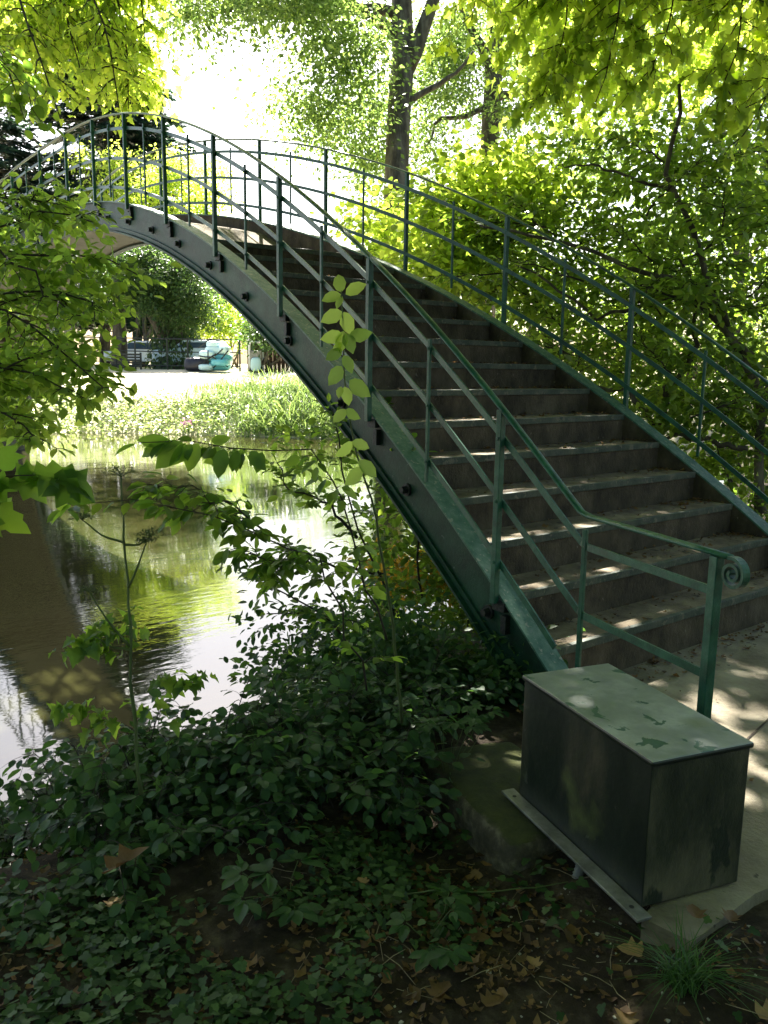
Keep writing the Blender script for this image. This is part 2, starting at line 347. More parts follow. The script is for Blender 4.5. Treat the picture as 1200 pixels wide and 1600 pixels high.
# soffit slab and deck
xs2 = np.linspace(.5, 2*XC-.5, 80); sf = MB(); v = []; f = []
for x in xs2:
    for o, z in ((-.045, -.30), (-.045, -.22)):
        v.append(pt(x, o, arc(x)+z, 0)); v.append(pt(x, o, arc(x)+z, 1))
for i in range(len(xs2)-1):
    a = i*4; f += [(a, a+4, a+5, a+1), (a+2, a+3, a+7, a+6)]
f += [(0, 1, 3, 2)]; sf.add(v, f); sf.build('soffit', M_SOFFIT, bridge)
NX = [.30086*k+.00087*k*k+.00036*k**3 for k in range(14)]; NZ = [arc(x)+.0218 for x in NX]
for end in (0, 1):
    for i in range(14):
        x0, x1 = NX[i], (NX[i+1] if i < 13 else NX[13]+.42); z1 = NZ[i]; z0 = NZ[i-1]-.02 if i else -.40
        st_ = MB(); nb = MB()
        def P(x, o, z, side):
            q = pt(x, o, z, side); return (2*XC-q[0], q[1], q[2]) if end else q
        xr = x0+.012   # riser set back under the nosing
        for (xa, xe, za, ze, mb, mi) in ((xr, x1+.03, z0, z1-.004, st_, 0),):
            v = [P(xa, -.146, za, 0), P(xe, -.146, za+.0, 0), P(xe, -.146, za, 1), P(xa, -.146, za, 1), P(xa, -.146, ze, 0), P(xe, -.146, ze, 0), P(xe, -.146, ze, 1), P(xa, -.146, ze, 1)]
            F = [(0, 3, 2, 1), (4, 5, 6, 7), (0, 1, 5, 4), (1, 2, 6, 5), (2, 3, 7, 6), (3, 0, 4, 7)]
            if i: v[1] = P(xe, -.146, z0+.0, 0)
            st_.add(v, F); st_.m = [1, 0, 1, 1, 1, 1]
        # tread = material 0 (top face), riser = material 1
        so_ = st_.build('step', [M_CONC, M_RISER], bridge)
        v = [P(x0, -.147, z1-.045, 0), P(x0+.03, -.147, z1-.045, 0), P(x0+.03, -.147, z1-.045, 1), P(x0, -.147, z1-.045, 1), P(x0, -.147, z1, 0), P(x0+.035, -.147, z1, 0), P(x0+.035, -.147, z1, 1), P(x0, -.147, z1, 1)]
        nb.add(v, F); nb.build('nosing', M_GREENNOSE if 'M_GREENNOSE' in globals() else M_GREENWORN, so_, bevel=.004)
xd = np.linspace(NX[13]+.40, 2*XC-NX[13]-.40, 50); dk = MB(); v = []; f = []
def deckz(x):
    e = min(x-NX[13]-.4, 2*XC-NX[13]-.4-x); t = min(1, max(0, e/1.5)); return arc(x)-.15*(1-t)*0-.11+ .0*(1-t) if e > 1.5 else (arc(x)-.11)*t+(1-t)*min(NZ[13]+.0, arc(x)-.02)
for x in xd:
    for zz in (0, -.1):
        v.append(pt(x, -.146, deckz(x)+zz, 0)); v.append(pt(x, -.146, deckz(x)+zz, 1))
for i in range(len(xd)-1):
    a = i*4; f += [(a, a+1, a+5, a+4), (a+2, a+6, a+7, a+3)]
dk.add(v, f); dk.build('deck', M_CONC, bridge)

# railings
OFF = [.19057, .51897, .84679, 1.0]
def flat(w, t): return [(-t/2, -w/2), (t/2, -w/2), (t/2, w/2), (-t/2, w/2)]
def roundp(a, b, n=10): return [(a*math.cos(2*math.pi*i/n), b*math.sin(2*math.pi*i/n)) for i in range(n)]
TD = np.array([-.961, .276]); XT = -.26
for side in (0, 1):
    Yo = lambda x, o=0: pt(x, o, 0, side)[1]
    sg = 1 if side == 0 else -1
    def mirror(p, end):
        x, y, z = p
        if side == 1: y = 2*YC-y
        if end: x = 2*XC-x
        return (x, y, z)
    p0 = np.array([XT, pt(XT, 0, 0, 0)[1]])
    zt = [None, .335, .665, .81]
    xr = np.arange(XT, 2*XC-XT+.01, .17)
    for k in (0, 1, 2, 3):
        path = []
        def term(end):
            if k == 0: return []
            L = .86 if k < 3 else .92
            pts = [(p0[0]+TD[0]*l, p0[1]+TD[1]*l, zt[k]) for l in np.linspace(.06, L, 6)]
            return [mirror(q, end) for q in pts]
        A = term(0)[::-1]; B = term(1)
        mid = []
        for x in (xr if k else np.arange(-.12, 2*XC+.12, .17)):
            z = arc(x)+OFF[k]
            if k and (x < XT+.01 or x > 2*XC-XT-.01): z = zt[k]+.012
            mid.append(pt(x, -.006 if k < 3 else 0.008, z, side))
        path = A+mid+B
        mb = MB(); mb.sweep(path, flat(.034, .010) if k < 3 else roundp(.024, .011))
        mb.build('rail' if k < 3 else 'handrail', M_GREENRAIL, bridge, smooth=(k == 3))
    for x in posts:
        mb = MB(); y = Yo(x, .018); a_ = arc(x)
        mb.box((x-.018, y-.018, a_-.035), (x+.018, y+.018, a_+.995)); 
        for k in range(3):
            mb.tube([(x, y+.03*sg*-1, a_+OFF[k]), (x, y+.024*sg, a_+OFF[k])], .011, 6)
        mb.build('post', M_GREENRAIL, bridge, bevel=.003)
    for x in [q+SP/2 for q in posts[:-1]]:
        mb = MB(); y = Yo(x, .010); a_ = arc(x)
        mb.box((x-.011, y-.008, a_+.07), (x+.011, y+.008, a_+.90))
        for k in range(3): mb.tube([(x, y-.02*sg, a_+OFF[k]), (x, y+.015*sg, a_+OFF[k])], .009, 6)
        mb.build('baluster', M_GREENRAIL, bridge, bevel=.002)
    for end in (0, 1):
        q = mirror((XT-.035, pt(XT-.035, .010, 0, 0)[1], 0), end); mb = MB()
        mb.box((q[0]-.012, q[1]-.009, -.19), (q[0]+.012, q[1]+.009, .745)); mb.build('baluster', M_GREENRAIL, bridge, bevel=.003)
        c = p0+TD*.86; q = mirror((c[0], c[1], 0), end); mb = MB()
        sR = (1 if side == 0 else -1)*(1 if end == 0 else -1)
        ca, sa = TD[0], TD[1]*1
        th = math.atan2(TD[1]*(1 if side == 0 else -1), TD[0]*(1 if end == 0 else -1))
        Rm = np.array([(math.cos(th), -math.sin(th), 0), (math.sin(th), math.cos(th), 0), (0, 0, 1)])
        mb.box((-.020, -.020, -.21), (.020, .020, .80), R=Rm, o=(q[0], q[1], 0)); mb.build('end_post', M_GREENRAIL, bridge, bevel=.003)
        # scroll: handrail rolls over and curls back under itself
        d3 = Rm @ np.array([1, 0, 0]); c0 = np.array(mirror((*(p0+TD*.92), .81), end)); ctr = c0+d3*.030+np.array([0, 0, -.058])
        path = [c0]
        for i_ in range(46):
            t_ = i_/45; an = math.pi*.62-t_*math.pi*3.9; rr = .060*(1-t_)+.012*t_
            if i_ > 12: pass
            path.append(ctr+d3*math.cos(an)*rr*(1 if t_ < .25 else 1)+np.array([0, 0, math.sin(an)*rr]))
        mb = MB(); mb.sweep(path, flat(.010, .034) if 0 else roundp(.020, .007), up=np.cross(d3, [0, 0, 1]) if False else (0.001, 0.002, 1)) if False else None
        # explicit strip so the curl never twists
        sdv = np.cross(d3, [0, 0, 1.]); P_ = np.array(path); T_ = nrm(np.gradient(P_, axis=0)); Nn = nrm(np.cross(T_, sdv)); hw_ = .016
        v = []; f = []
        for i_, (p_, n_) in enumerate(zip(P_, Nn)):
            for a_, b_ in ((-hw_, -.006), (hw_, -.006), (hw_, .006), (-hw_, .006)): v.append(p_+sdv*a_+n_*b_)
        for i_ in range(len(P_)-1):
            for k_ in range(4): a_ = i_*4+k_; b_ = i_*4+(k_+1) % 4; f.append((a_, b_, b_+4, a_+4))
        f.append((3, 2, 1, 0)); e_ = (len(P_)-1)*4; f.append((e_, e_+1, e_+2, e_+3))
        mb.add(v, f); mb.build('scroll', M_GREENRAIL, bridge)
# concrete abutment under each foot of the stairs
for end in (0, 1):
    mb = MB(); 
    def PX(x): return 2*XC-x if end else x
    v = []
    for z in (-1.9, -.30):
        for x, o in ((-.10, -.15), (1.3, -.15)): v += [(PX(x), pt(x, o, 0, 0)[1], z if z < -1 else z), (PX(x), pt(x, o, 0, 1)[1], z)]
    mb.add(v, [(0, 1, 3, 2), (4, 6, 7, 5), (0, 2, 6, 4), (1, 5, 7, 3), (0, 4, 5, 1), (2, 3, 7, 6)]); mb.build('abutment', M_STONE, bridge)

# ------------------------------------------------------------------ metal box on the slab's corner
cab = empty('metal_cabinet', uv(.86, .44, -.2), 'weathered green metal box with peeling lid beside the foot of the stairs', 'metal box')
def box_mat(top):
    m, n, out = mat('cabinet_paint_top' if top else 'cabinet_paint_side'); b = N(n, 'BsdfPrincipled', Roughness=.4); b.inputs['Specular IOR Level'].default_value = .6
    tc = N(n, 'TexCoord'); o = tc.outputs['Object']
    mp = N(n, 'Mapping'); mp.inputs['Scale'].default_value = (1, 1, 1) if top else (1, 1, .35); n.links.new(o, mp.inputs[0])
    t = N(n, 'TexNoise', Scale=4., Detail=8., Roughness=.65); n.links.new(mp.outputs[0], t.inputs['Vector'])
    base = ramp(n, t.outputs[0], [(.3, (.10, .125, .11)), (.5, (.20, .215, .20)), (.7, (.36, .37, .35))] if top else [(.36, (.004, .008, .006)), (.54, (.009, .015, .010)), (.64, (.03, .03, .018)), (.74, (.07, .058, .035))])  # on the lid, reflected sky is put into the paler base colour
    t2 = N(n, 'TexNoise', Scale=9., Detail=6., Roughness=.55, Distortion=.4); n.links.new(o, t2.inputs['Vector'])
    r2 = ramp(n, t2.outputs[0], [(.60 if top else .67, (0, 0, 0)), (.615 if top else .70, (1, 1, 1))])
    mx = N(n, 'MixRGB'); mx.inputs[2].default_value = (.03, .085, .06, 1) if top else (.05, .055, .04, 1)
    n.links.new(r2.outputs[0], mx.inputs[0]); n.links.new(base.outputs[0], mx.inputs[1])
    t4 = N(n, 'TexNoise', Scale=3.2, Detail=5.); n.links.new(o, t4.inputs['Vector']); r4 = ramp(n, t4.outputs[0], [(.56, (0, 0, 0)), (.70, (.8, .8, .8))])
    mx2 = N(n, 'MixRGB'); mx2.inputs[2].default_value = (.13, .15, .05, 1); n.links.new(r4.outputs[0], mx2.inputs[0]); n.links.new(mx.outputs[0], mx2.inputs[1])
    n.links.new(mx2.outputs[0], b.inputs['Base Color'])
    mr = N(n, 'MapRange'); mr.inputs['To Min'].default_value = .22; mr.inputs['To Max'].default_value = .6; n.links.new(t.outputs[0], mr.inputs[0]); n.links.new(mr.outputs[0], b.inputs['Roughness'])
    t3 = N(n, 'TexNoise', Scale=30., Detail=6.); n.links.new(o, t3.inputs['Vector']); ad = N(n, 'Math', _operation='MULTIPLY_ADD'); ad.inputs[1].default_value = -.6
    n.links.new(r2.outputs[0], ad.inputs[0]); n.links.new(t3.outputs[0], ad.inputs[2])
    bp = N(n, 'Bump', Strength=.25, Distance=.006); n.links.new(ad.outputs[0], bp.inputs['Height']); n.links.new(bp.outputs[0], b.inputs['Normal'])
    n.links.new(b.outputs[0], out.inputs[0]); return m
M_BT, M_BS = box_mat(True), box_mat(False)
M_BE = noisy('cabinet_end_wear_and_reflection', [(.006, .010, .006), (.03, .034, .02), (.085, .078, .05), (.13, .112, .072)], 3.2, .45, .25, 50, spec=.5, stretch=(1, 1, .6), spots=((.015, .022, .014), 7, .60))  # worn paint, with the end face's brownish reflection partly put into the colour
M_STEEL = noisy('galvanised_steel', [(.12, .12, .11), (.24, .24, .22), (.36, .36, .34)], 8, .4, .2, 50, metallic=.6)
RB = np.array([(UU_[0], VV_[0], 0), (UU_[1], VV_[1], 0), (0, 0, 1)])
def cb(name, lo, hi, m, mats=None, bevel=.006):
    mb = MB(); l = np.array(lo)-np.array([.86, .44, -.2]); h = np.array(hi)-np.array([.86, .44, -.2])
    mb.box(l, h, R=RB, o=uv(.86, .44, -.2)); 
    mb.m = [0, 1 if mats else 0, 0, 0, 0, 0]
    return mb.build(name, mats or m, cab, bevel=bevel)
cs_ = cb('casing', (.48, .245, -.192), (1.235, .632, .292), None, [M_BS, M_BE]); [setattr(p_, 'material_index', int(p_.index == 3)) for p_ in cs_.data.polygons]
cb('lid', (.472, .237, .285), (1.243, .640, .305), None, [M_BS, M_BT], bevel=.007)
fl_ = cb('mounting_flange', (.44, .634, -.197), (1.285, .690, -.187), M_STEEL, bevel=.002)
for u_ in (.50, 1.225):
    mb = MB(); mb.tube([uv(u_, .665, -.1866), uv(u_, .665, -.1856)], .008, 12); mb.build('bolt_hole_dark_disc', M_BLACK, fl_)  # raised black disc stands in for the dark inside the hole
mb = MB(); pts = [np.array(uv(.90, .60, -.18)), np.array(uv(.90, .64, -.30)), np.array(uv(.93, .69, -.42)), np.array(uv(.96, .72, -.52))]
path = []
for i in range(60):
    t = i/59*3; k = min(2, int(t)); path.append(pts[k]*(1-(t-k))+pts[k+1]*(t-k))
mb.tube(path, [.021 if i % 2 else .017 for i in range(60)], 10)
M_PIPE = noisy('grey_plastic_conduit', [(.11, .11, .10), (.2, .2, .18)], 14, .6, .1, 40)
tag(mb.build('conduit_pipe', M_PIPE, loc=pts[3], smooth=True), 'grey corrugated conduit running from under the metal box into the soil', 'pipe')

# mossy stone block under the box
def rock(name, cx, dims, R=None, seed=0, cuts=10, amp=.03, mats=None, parent=None, sharp=6):
    r2 = np.random.default_rng(seed); me = MB(); n = cuts; V = []; F = []
    ax = np.linspace(-1, 1, n)
    import itertools
    for axis in range(3):
        for sgn in (-1, 1):
            o = len(V)
            for i in range(n):
                for j in range(n):
                    p = [0, 0, 0]; p[axis] = sgn; p[(axis+1) % 3] = ax[i]; p[(axis+2) % 3] = ax[j]; V.append(p)
            for i in range(n-1):
                for j in range(n-1):
                    q = (o+i*n+j, o+(i+1)*n+j, o+(i+1)*n+j+1, o+i*n+j+1); F.append(q if sgn > 0 else q[::-1])
    V = np.array(V, float); ln = (np.abs(V)**sharp).sum(1)**(1/sharp); V = V/ln[:, None]
    ph = r2.uniform(0, 6, 9)
    d = sum(np.sin(V @ r2.normal(0, 1, 3)*k+ph[k])/k for k in range(1, 8))*amp
    d2 = sum(np.sin((V @ r2.normal(0, 1, 3))*9+k) for k in range(3))*amp*.22
    V = V*np.array(dims)/2*(1+(d+d2)[:, None])
    if R is not None: V = V @ np.asarray(R).T
    me.add(V+np.asarray(cx), F); return me
def stone_mat():
    m, n, out = mat('mossy_stone'); b = N(n, 'BsdfPrincipled', Roughness=.95); tc = N(n, 'TexCoord'); o = tc.outputs['Object']
    t = N(n, 'TexNoise', Scale=9., Detail=9., Roughness=.7); n.links.new(o, t.inputs['Vector'])
    st = ramp(n, t.outputs[0], [(.3, (.025, .02, .014)), (.5, (.09, .075, .05)), (.66, (.26, .22, .15))])
    ms = ramp(n, t.outputs[0], [(.3, (.018, .022, .004)), (.7, (.075, .085, .014))])
    ge = N(n, 'NewGeometry'); sx = N(n, 'SeparateXYZ'); n.links.new(ge.outputs['Normal'], sx.inputs[0])
    t2 = N(n, 'TexNoise', Scale=6., Detail=6.); n.links.new(o, t2.inputs['Vector'])
    ad = N(n, 'Math', _operation='ADD'); n.links.new(sx.outputs[2], ad.inputs[0]); n.links.new(t2.outputs[0], ad.inputs[1])
    r = ramp(n, ad.outputs[0], [(.0, (0, 0, 0)), (1, (1, 1, 1))]); mr = N(n, 'MapRange'); mr.inputs['From Min'].default_value = 1.18; mr.inputs['From Max'].default_value = 1.36
    n.links.new(ad.outputs[0], mr.inputs[0]); mx = N(n, 'MixRGB'); n.links.new(mr.outputs[0], mx.inputs[0]); n.links.new(st.outputs[0], mx.inputs[1]); n.links.new(ms.outputs[0], mx.inputs[2])
    n.links.new(mx.outputs[0], b.inputs['Base Color']); t3 = N(n, 'TexNoise', Scale=50., Detail=8., Roughness=.8); n.links.new(o, t3.inputs['Vector'])
    bp = N(n, 'Bump', Strength=1., Distance=.02); n.links.new(t3.outputs[0], bp.inputs['Height']); n.links.new(bp.outputs[0], b.inputs['Normal']); n.links.new(b.outputs[0], out.inputs[0]); return m
M_MOSSY = stone_mat()
c1 = np.array(uv(.33, .58, -.47)); mb = rock('s', c1, (.86, .50, .50), R=RB, seed=3, cuts=30, amp=.03, sharp=11)
tag(mb.build('stone_block', M_MOSSY, loc=c1, smooth=True), 'moss covered old stone block jutting out behind the metal box', 'stone')

# ------------------------------------------------------------------ vegetation builders
def wob(p0, p1, n, amp, rg, sag=0):
    p0 = np.asarray(p0, float); p1 = np.asarray(p1, float); t = np.linspace(0, 1, n)[:, None]
    L = np.linalg.norm(p1-p0); P = p0+(p1-p0)*t
    w = np.cumsum(rg.normal(0, 1, (n, 3)), 0); w = w-w[0]-(w[-1]-w[0])*t
    P = P+w*amp*L/math.sqrt(n); P[:, 2] += sag*L*4*(t*(1-t))[:, 0]
    return P
def interp_path(P, t):
    P = np.asarray(P); d = np.concatenate([[0], np.cumsum(np.linalg.norm(np.diff(P, axis=0), axis=1))]); d /= d[-1]
    return np.array([np.interp(t, d, P[:, k]) for k in range(3)]).T
def spray(mb, paths, rg, side_n=10, side_len=.4, leaf=.06, per=.045, droop=.25, tpl=T_OVAL, r0=.008, flat_=.35, tmin=.1, sub=0, sizevar=.3, leafup=.8, upb=.1, tip_taper=.6):
    """twigs off each path; leaves set alternately along every twig, held roughly level"""
    LP, LD, LN, LS = [], [], [], []
    def twig(P, r, lf):
        L = np.linalg.norm(np.diff(P, axis=0), axis=1).sum(); n = max(3, int(L/per)); t = np.linspace(.12, 1, n)
        Q = interp_path(P, t); T = nrm(np.gradient(Q, axis=0)) if n > 1 else np.array([[1, 0, 0]])
        up = np.array([0, 0, 1.]); S = nrm(np.cross(T, up)+1e-6)
        sgn = np.where(np.arange(n) % 2 == 0, 1, -1)[:, None]
        D = nrm(T*.6+S*sgn*.9+rg.normal(0, .22, (n, 3))+np.array([0, 0, -droop])); D[-1] = T[-1]+np.array([0, 0, -droop*.5])
        Nn = nrm(np.array([0, 0, 1.])*leafup+rg.normal(0, flat_, (n, 3)))
        LP.append(Q+D*.006); LD.append(D); LN.append(Nn); LS.append(lf*(1+rg.uniform(-sizevar, sizevar, n))*(1-.35*np.abs(t-.55)))
    for P in paths:
        P = np.asarray(P, float); L = np.linalg.norm(np.diff(P, axis=0), axis=1).sum()
        if mb is not None: mb.tube(P, np.linspace(r0, r0*.3, len(P)), 6)
        ts = np.sort(rg.uniform(tmin, 1, side_n)); Q = interp_path(P, ts); Tg = nrm(interp_path(P, np.minimum(ts+.02, 1))-interp_path(P, ts-.02))
        for i, (q, tg) in enumerate(zip(Q, Tg)):
            up = np.array([0, 0, 1.]); S = nrm(np.cross(tg, up)+1e-6)*(1 if i % 2 else -1)
            d = nrm(tg*rg.uniform(.4, 1)+S*rg.uniform(.5, 1.1)+np.array([0, 0, 1.])*rg.normal(upb, .3)); l = side_len*rg.uniform(.5, 1.15)*(1-tip_taper*ts[i])
            e = q+d*l+np.array([0, 0, -droop*l*.5]); Pt = wob(q, e, 6, .08, rg, .06)
            if mb is not None: mb.tube(Pt, np.linspace(r0*.45, r0*.15, 6), 4)
            twig(Pt, 0, leaf)
            for _ in range(sub):
                a = rg.uniform(.2, .9); q2 = interp_path(Pt, np.array([a]))[0]; d2 = nrm(d+rg.normal(0, .7, 3)*np.array([1, 1, .5])); e2 = q2+d2*l*.55*rg.uniform(.6, 1.2)+np.array([0, 0, -droop*l*.3])
                P2 = wob(q2, e2, 4, .08, rg); 
                if mb is not None: mb.tube(P2, [r0*.2]*4, 3)
                twig(P2, 0, leaf)
        twig(interp_path(P, np.linspace(.75, 1, 5)), 0, leaf)
    if not LP: return None
    return leaf_arrays(np.concatenate(LP), np.concatenate(LD), np.concatenate(LN), np.concatenate(LS), tpl), tpl[1]
def puffs(C, R, n, size, rg, tpl=T_SIMPLE, flat_=.55, squash=.6, shell=.45, droop=.3):
    """leaf clumps: n leaves in each clump, denser towards the rim, layered"""
    C = np.asarray(C, float); R = np.broadcast_to(np.asarray(R, float), (len(C),)); n = np.broadcast_to(np.asarray(n), (len(C),)).astype(int)
    k = np.repeat(np.arange(len(C)), n); d = nrm(rg.normal(0, 1, (len(k), 3))); rad = rg.uniform(shell, 1, len(k))**.7
    lob = 1+.28*np.sin(d[:, 0]*5+k*1.7)+.22*np.sin(d[:, 1]*7+k*2.3)+.2*np.sin(d[:, 2]*6+k)
    off = d*(rad*lob*R[k])[:, None]; off[:, 2] *= squash
    P = C[k]+off; h = d.copy(); h[:, 2] *= .4
    D = nrm(h+rg.normal(0, .6, h.shape)+np.array([0, 0, -droop])); Nn = nrm(np.array([0, 0, 1.])+rg.normal(0, flat_, h.shape))
    S = size*rg.uniform(.65, 1.3, len(k)); return leaf_arrays(P, D, Nn, S, tpl), tpl[1]
def drop(p): return (p[0], p[1], float(height(p[0], p[1])))

def tree(name, base, limbs, crown, label, cat='tree', group=None, bark=M_BARK, leafm=L_FAR, trunk=None, r0=.3, n=9, twig=M_TWIG):
    """trunk: path; limbs: [(path, r0, r1)]; crown: list of leaf parts"""
    root = empty(name, base, label, cat, group)
    mb = MB(); T = np.asarray(trunk, float); mb.tube(T, np.linspace(r0, r0*.55, len(T))*(1+.06*np.sin(np.arange(len(T))*2.1)), n); mb.build('trunk', bark, root, smooth=True)
    for P, a, b in limbs:
        mb = MB(); mb.tube(P, np.linspace(a, b, len(P)), 7); mb.build('limb', bark, root, smooth=True)
    if crown: leaves_obj('crown', crown, leafm, root)
    return root
def blob_px(boxes, rg):
    """clump centres inside photo-region boxes (x0,y0,x1,y1,D0,D1,count)"""
    out = []
    for x0, y0, x1, y1, d0, d1, n in boxes:
        for _ in range(n): out.append(at(rg.uniform(x0, x1), rg.uniform(y0, y1), rg.uniform(d0, d1)))
    return np.array(out)

R = np.random.default_rng
# ------------------------------------------------------------------ far bank trees
# two old plane trees right of the bridge, beyond the river
rg = R(11); b = at(612, 560, 27); b[2] = float(height(b[0], b[1]))-.1
tr = [b, at(612, 470, 27), at(618, 330, 27), at(622, 200, 27.1), at(630, 90, 27.2), at(626, -60, 27.3), at(620, -260, 27.5), at(625, -480, 27.5)]
limbs = [(wob(at(634, 110, 27.2), at(720, -110, 26.5), 8, .05, rg), .28, .12), (wob(at(622, 60, 27.2), at(470, -60, 26), 8, .06, rg), .22, .06),
         (wob(at(640, 160, 27.1), at(740, 80, 26.6), 8, .10, rg, -.05), .12, .04), (wob(at(618, 20, 27.2), at(330, 20, 25), 10, .06, rg, .05), .2, .05), (wob(at(600, -60, 27), at(420, -260, 25), 10, .06, rg, .05), .2, .05)]
C = blob_px([(350, -60, 560, 20, 22, 27, 22), (235, -60, 400, 15, 23, 27, 13), (250, 20, 330, 50, 24, 27, 3), (440, 40, 590, 230, 25, 28, 22), (500, 30, 590, 140, 24, 27, 7), (520, 160, 590, 260, 25, 29, 5), (560, 60, 700, 330, 28.5, 31, 16), (650, 0, 760, 160, 28.5, 31, 16),
             (350, -420, 900, -90, 20, 30, 56)], rg)
tree('plane_tree', b, limbs, [puffs(C, rg.uniform(.9, 2.1, len(C)), rg.integers(150, 400, len(C)), .17, rg, tpl=T_SIMPLE, shell=.0, squash=.75)],
     'tall plane tree with an ivy dark trunk standing behind the far railing', trunk=tr, r0=.48, leafm=L_FAR)
iv = []
Pv = np.repeat(np.asarray(tr[:5]), 1, 0)
tt = rg.uniform(0, 1, 3600)**1.3*.5; Q = interp_path(np.asarray(tr), tt*.55); an = rg.uniform(0, 6.28, len(tt)); dd = np.stack([np.cos(an), np.sin(an), an*0], 1)
ivy = leaf_arrays(Q+dd*(.50+rg.uniform(-.05, .14, len(tt)))[:, None], nrm(dd*.3+np.array([0, 0, -1.])+rg.normal(0, .4, dd.shape)), nrm(dd+rg.normal(0, .3, dd.shape)), rg.uniform(.09, .16, len(tt)), T_SIMPLE)
leaves_obj('trunk_ivy', [(ivy, T_SIMPLE[1])], L_FARD, [o for o in SC.collection.objects if o.name.startswith('plane_tree')][0])
rg = R(12); b = at(758, 560, 31); b[2] = float(height(b[0], b[1]))-.1
tr = [b, at(757, 430, 31), at(760, 320, 31), at(766, 200, 31), at(772, 100, 31), at(778, 20, 31), at(770, -160, 31), at(760, -400, 31)]
limbs = [(wob(at(774, 100, 31), at(812, 40, 30), 6, .05, rg), .30, .16), (wob(at(768, 110, 31), at(700, -20, 30), 8, .06, rg), .2, .08), (wob(at(768, 158, 31), at(660, 240, 29.5), 9, .08, rg, .1), .13, .03),
         (wob(at(770, 156, 31), at(900, 140, 30), 8, .05, rg, .03), .17, .08), (wob(at(740, 100, 31), at(650, 165, 30), 9, .08, rg, .1), .13, .04)]
C = blob_px([(660, 40, 900, 200, 32, 35, 26), (640, 200, 740, 270, 29, 33, 4), (780, 120, 900, 260, 28, 33, 10), (640, -300, 1000, -20, 26, 33, 30), (820, 0, 1200, 160, 24, 32, 26)], rg)
tree('plane_tree', b, limbs, [puffs(C, rg.uniform(.8, 2.0, len(C)), rg.integers(150, 400, len(C)), .17, rg, shell=.0, squash=.75)],
     'second plane tree with a forked bare trunk above the shrubs right of the ivy trunk', trunk=tr, r0=.42)
rg = R(13); b = at(1165, 560, 16); b[2] = float(height(b[0], b[1]))-.1
tree('background_tree', b, [], [puffs(blob_px([(1050, -250, 1300, -20, 14, 18, 14), (900, -200, 1100, 40, 17, 20, 12)], rg), .9, 300, .14, rg)], 'slim pale trunk high up in the top right corner behind the leaves', trunk=[b, at(1162, 300, 16), at(1150, 60, 16), at(1140, -200, 16)], r0=.16, leafm=L_PLANE)

# dark conifer at the left
rg = R(14); b = at(150, 600, 38); b[2] = float(height(b[0], b[1]))-.1
def conifer(name, px, D, top, bot, wpx, lab, seed, n=150, lm=L_CONIF, light=0):
    rg = R(seed); b = at(px, 600, D); b[2] = float(height(b[0], b[1]))-.1
    root = empty(name, b, lab, 'conifer'); mb = MB(); T = [b, at(px, 400, D), at(px, (top+bot)/2, D), at(px, top, D)]; mb.tube(T, [.4, .3, .2, .04], 8); mb.build('trunk', M_BARK, root, smooth=True)
    parts = []; lim = MB(); LP, LD, LN, LS = [], [], [], []
    for i in range(n):
        f = rg.uniform(0, 1); py = top+(bot-top)*f; o = at(px, py, D); an = rg.uniform(0, 6.28)
        L = (wpx/FPX*D)*(.25+.75*f**.6)*rg.uniform(.7, 1.1); d = np.array([math.cos(an), math.sin(an), .05]); e = o+d*L+np.array([0, 0, -.14*L])
        P = wob(o, e, 7, .04, rg, .07); lim.tube(P, np.linspace(.05, .01, 7), 4)
        m = int(70*L/3)+16; t = rg.uniform(.2, 1, m); Q = interp_path(P, t); S = np.cross(d, [0, 0, 1.]); sg = rg.choice([-1, 1], m)[:, None]
        dd = nrm(d*.7+S*sg*rg.uniform(.3, 1, (m, 1))+rg.normal(0, .15, (m, 3))+np.array([0, 0, -.15]))
        LP.append(Q+dd*rg.uniform(0, .35, (m, 1))*(1.1-t)[:, None]*2); LD.append(dd); LN.append(nrm(np.array([0, 0, 1.])+rg.normal(0, .35, (m, 3)))); LS.append(rg.uniform(.25, .5, m)*D/34)
    lim.build('limb', M_BARK, root)
    tp = (np.array([(0,0,0),(.25,.16,.02),(.4,.05,0),(.6,.15,.0),(1,0,-.1),(.6,-.15,0),(.4,-.05,0),(.25,-.16,.02)]), [(0,1,2,7),(2,3,4,5),(2,5,6,7)])
    leaves_obj('crown', [(leaf_arrays(np.concatenate(LP), np.concatenate(LD), np.concatenate(LN), np.concatenate(LS), tp), tp[1])], lm, root); return root
conifer('conifer_tree', 165, 60, 60, 520, 190, 'dark conifer with drooping flat sprays behind the crest of the bridge', 141, n=330)
conifer('conifer_tree', -10, 54, 150, 560, 130, 'blue green conifer with feathery tips at the left edge of the view', 142, n=200)
conifer('conifer_tree', 215, 66, 130, 520, 90, 'smaller dark conifer right of the tall drooping one', 143, n=120)
# light broadleaf growth behind the bridge's crest and under its arch
def bush(name, px, D, boxes, size, n, rr, lab, seed, lm=L_FAR, stems=5, cat='tree', group=None, tpl=T_SIMPLE, basepy=575, r=.12, bark=M_BARK, flat_=.55, shell=.15):
    rg = R(seed); b = at(px, basepy, D); b[2] = float(height(b[0], b[1]))-.05
    C = blob_px(boxes, rg); root = empty(name, b, lab, cat, group); mb = MB()
    for i in range(stems):
        e = C[rg.integers(len(C))]; mb.tube(wob(b+rg.normal(0, .15, 3)*np.array([1, 1, 0])*D/20, e, 9, .07, rg), np.linspace(r*rg.uniform(.5, 1), r*.15, 9), 6)
    mb.build('stem', bark, root, smooth=True)
    leaves_obj('foliage', [puffs(C, rg.uniform(rr*.7, rr*1.35, len(C)), rg.integers(int(n*.7), int(n*1.3), len(C)), size, rg, tpl, shell=shell, flat_=flat_)], lm, root); return root
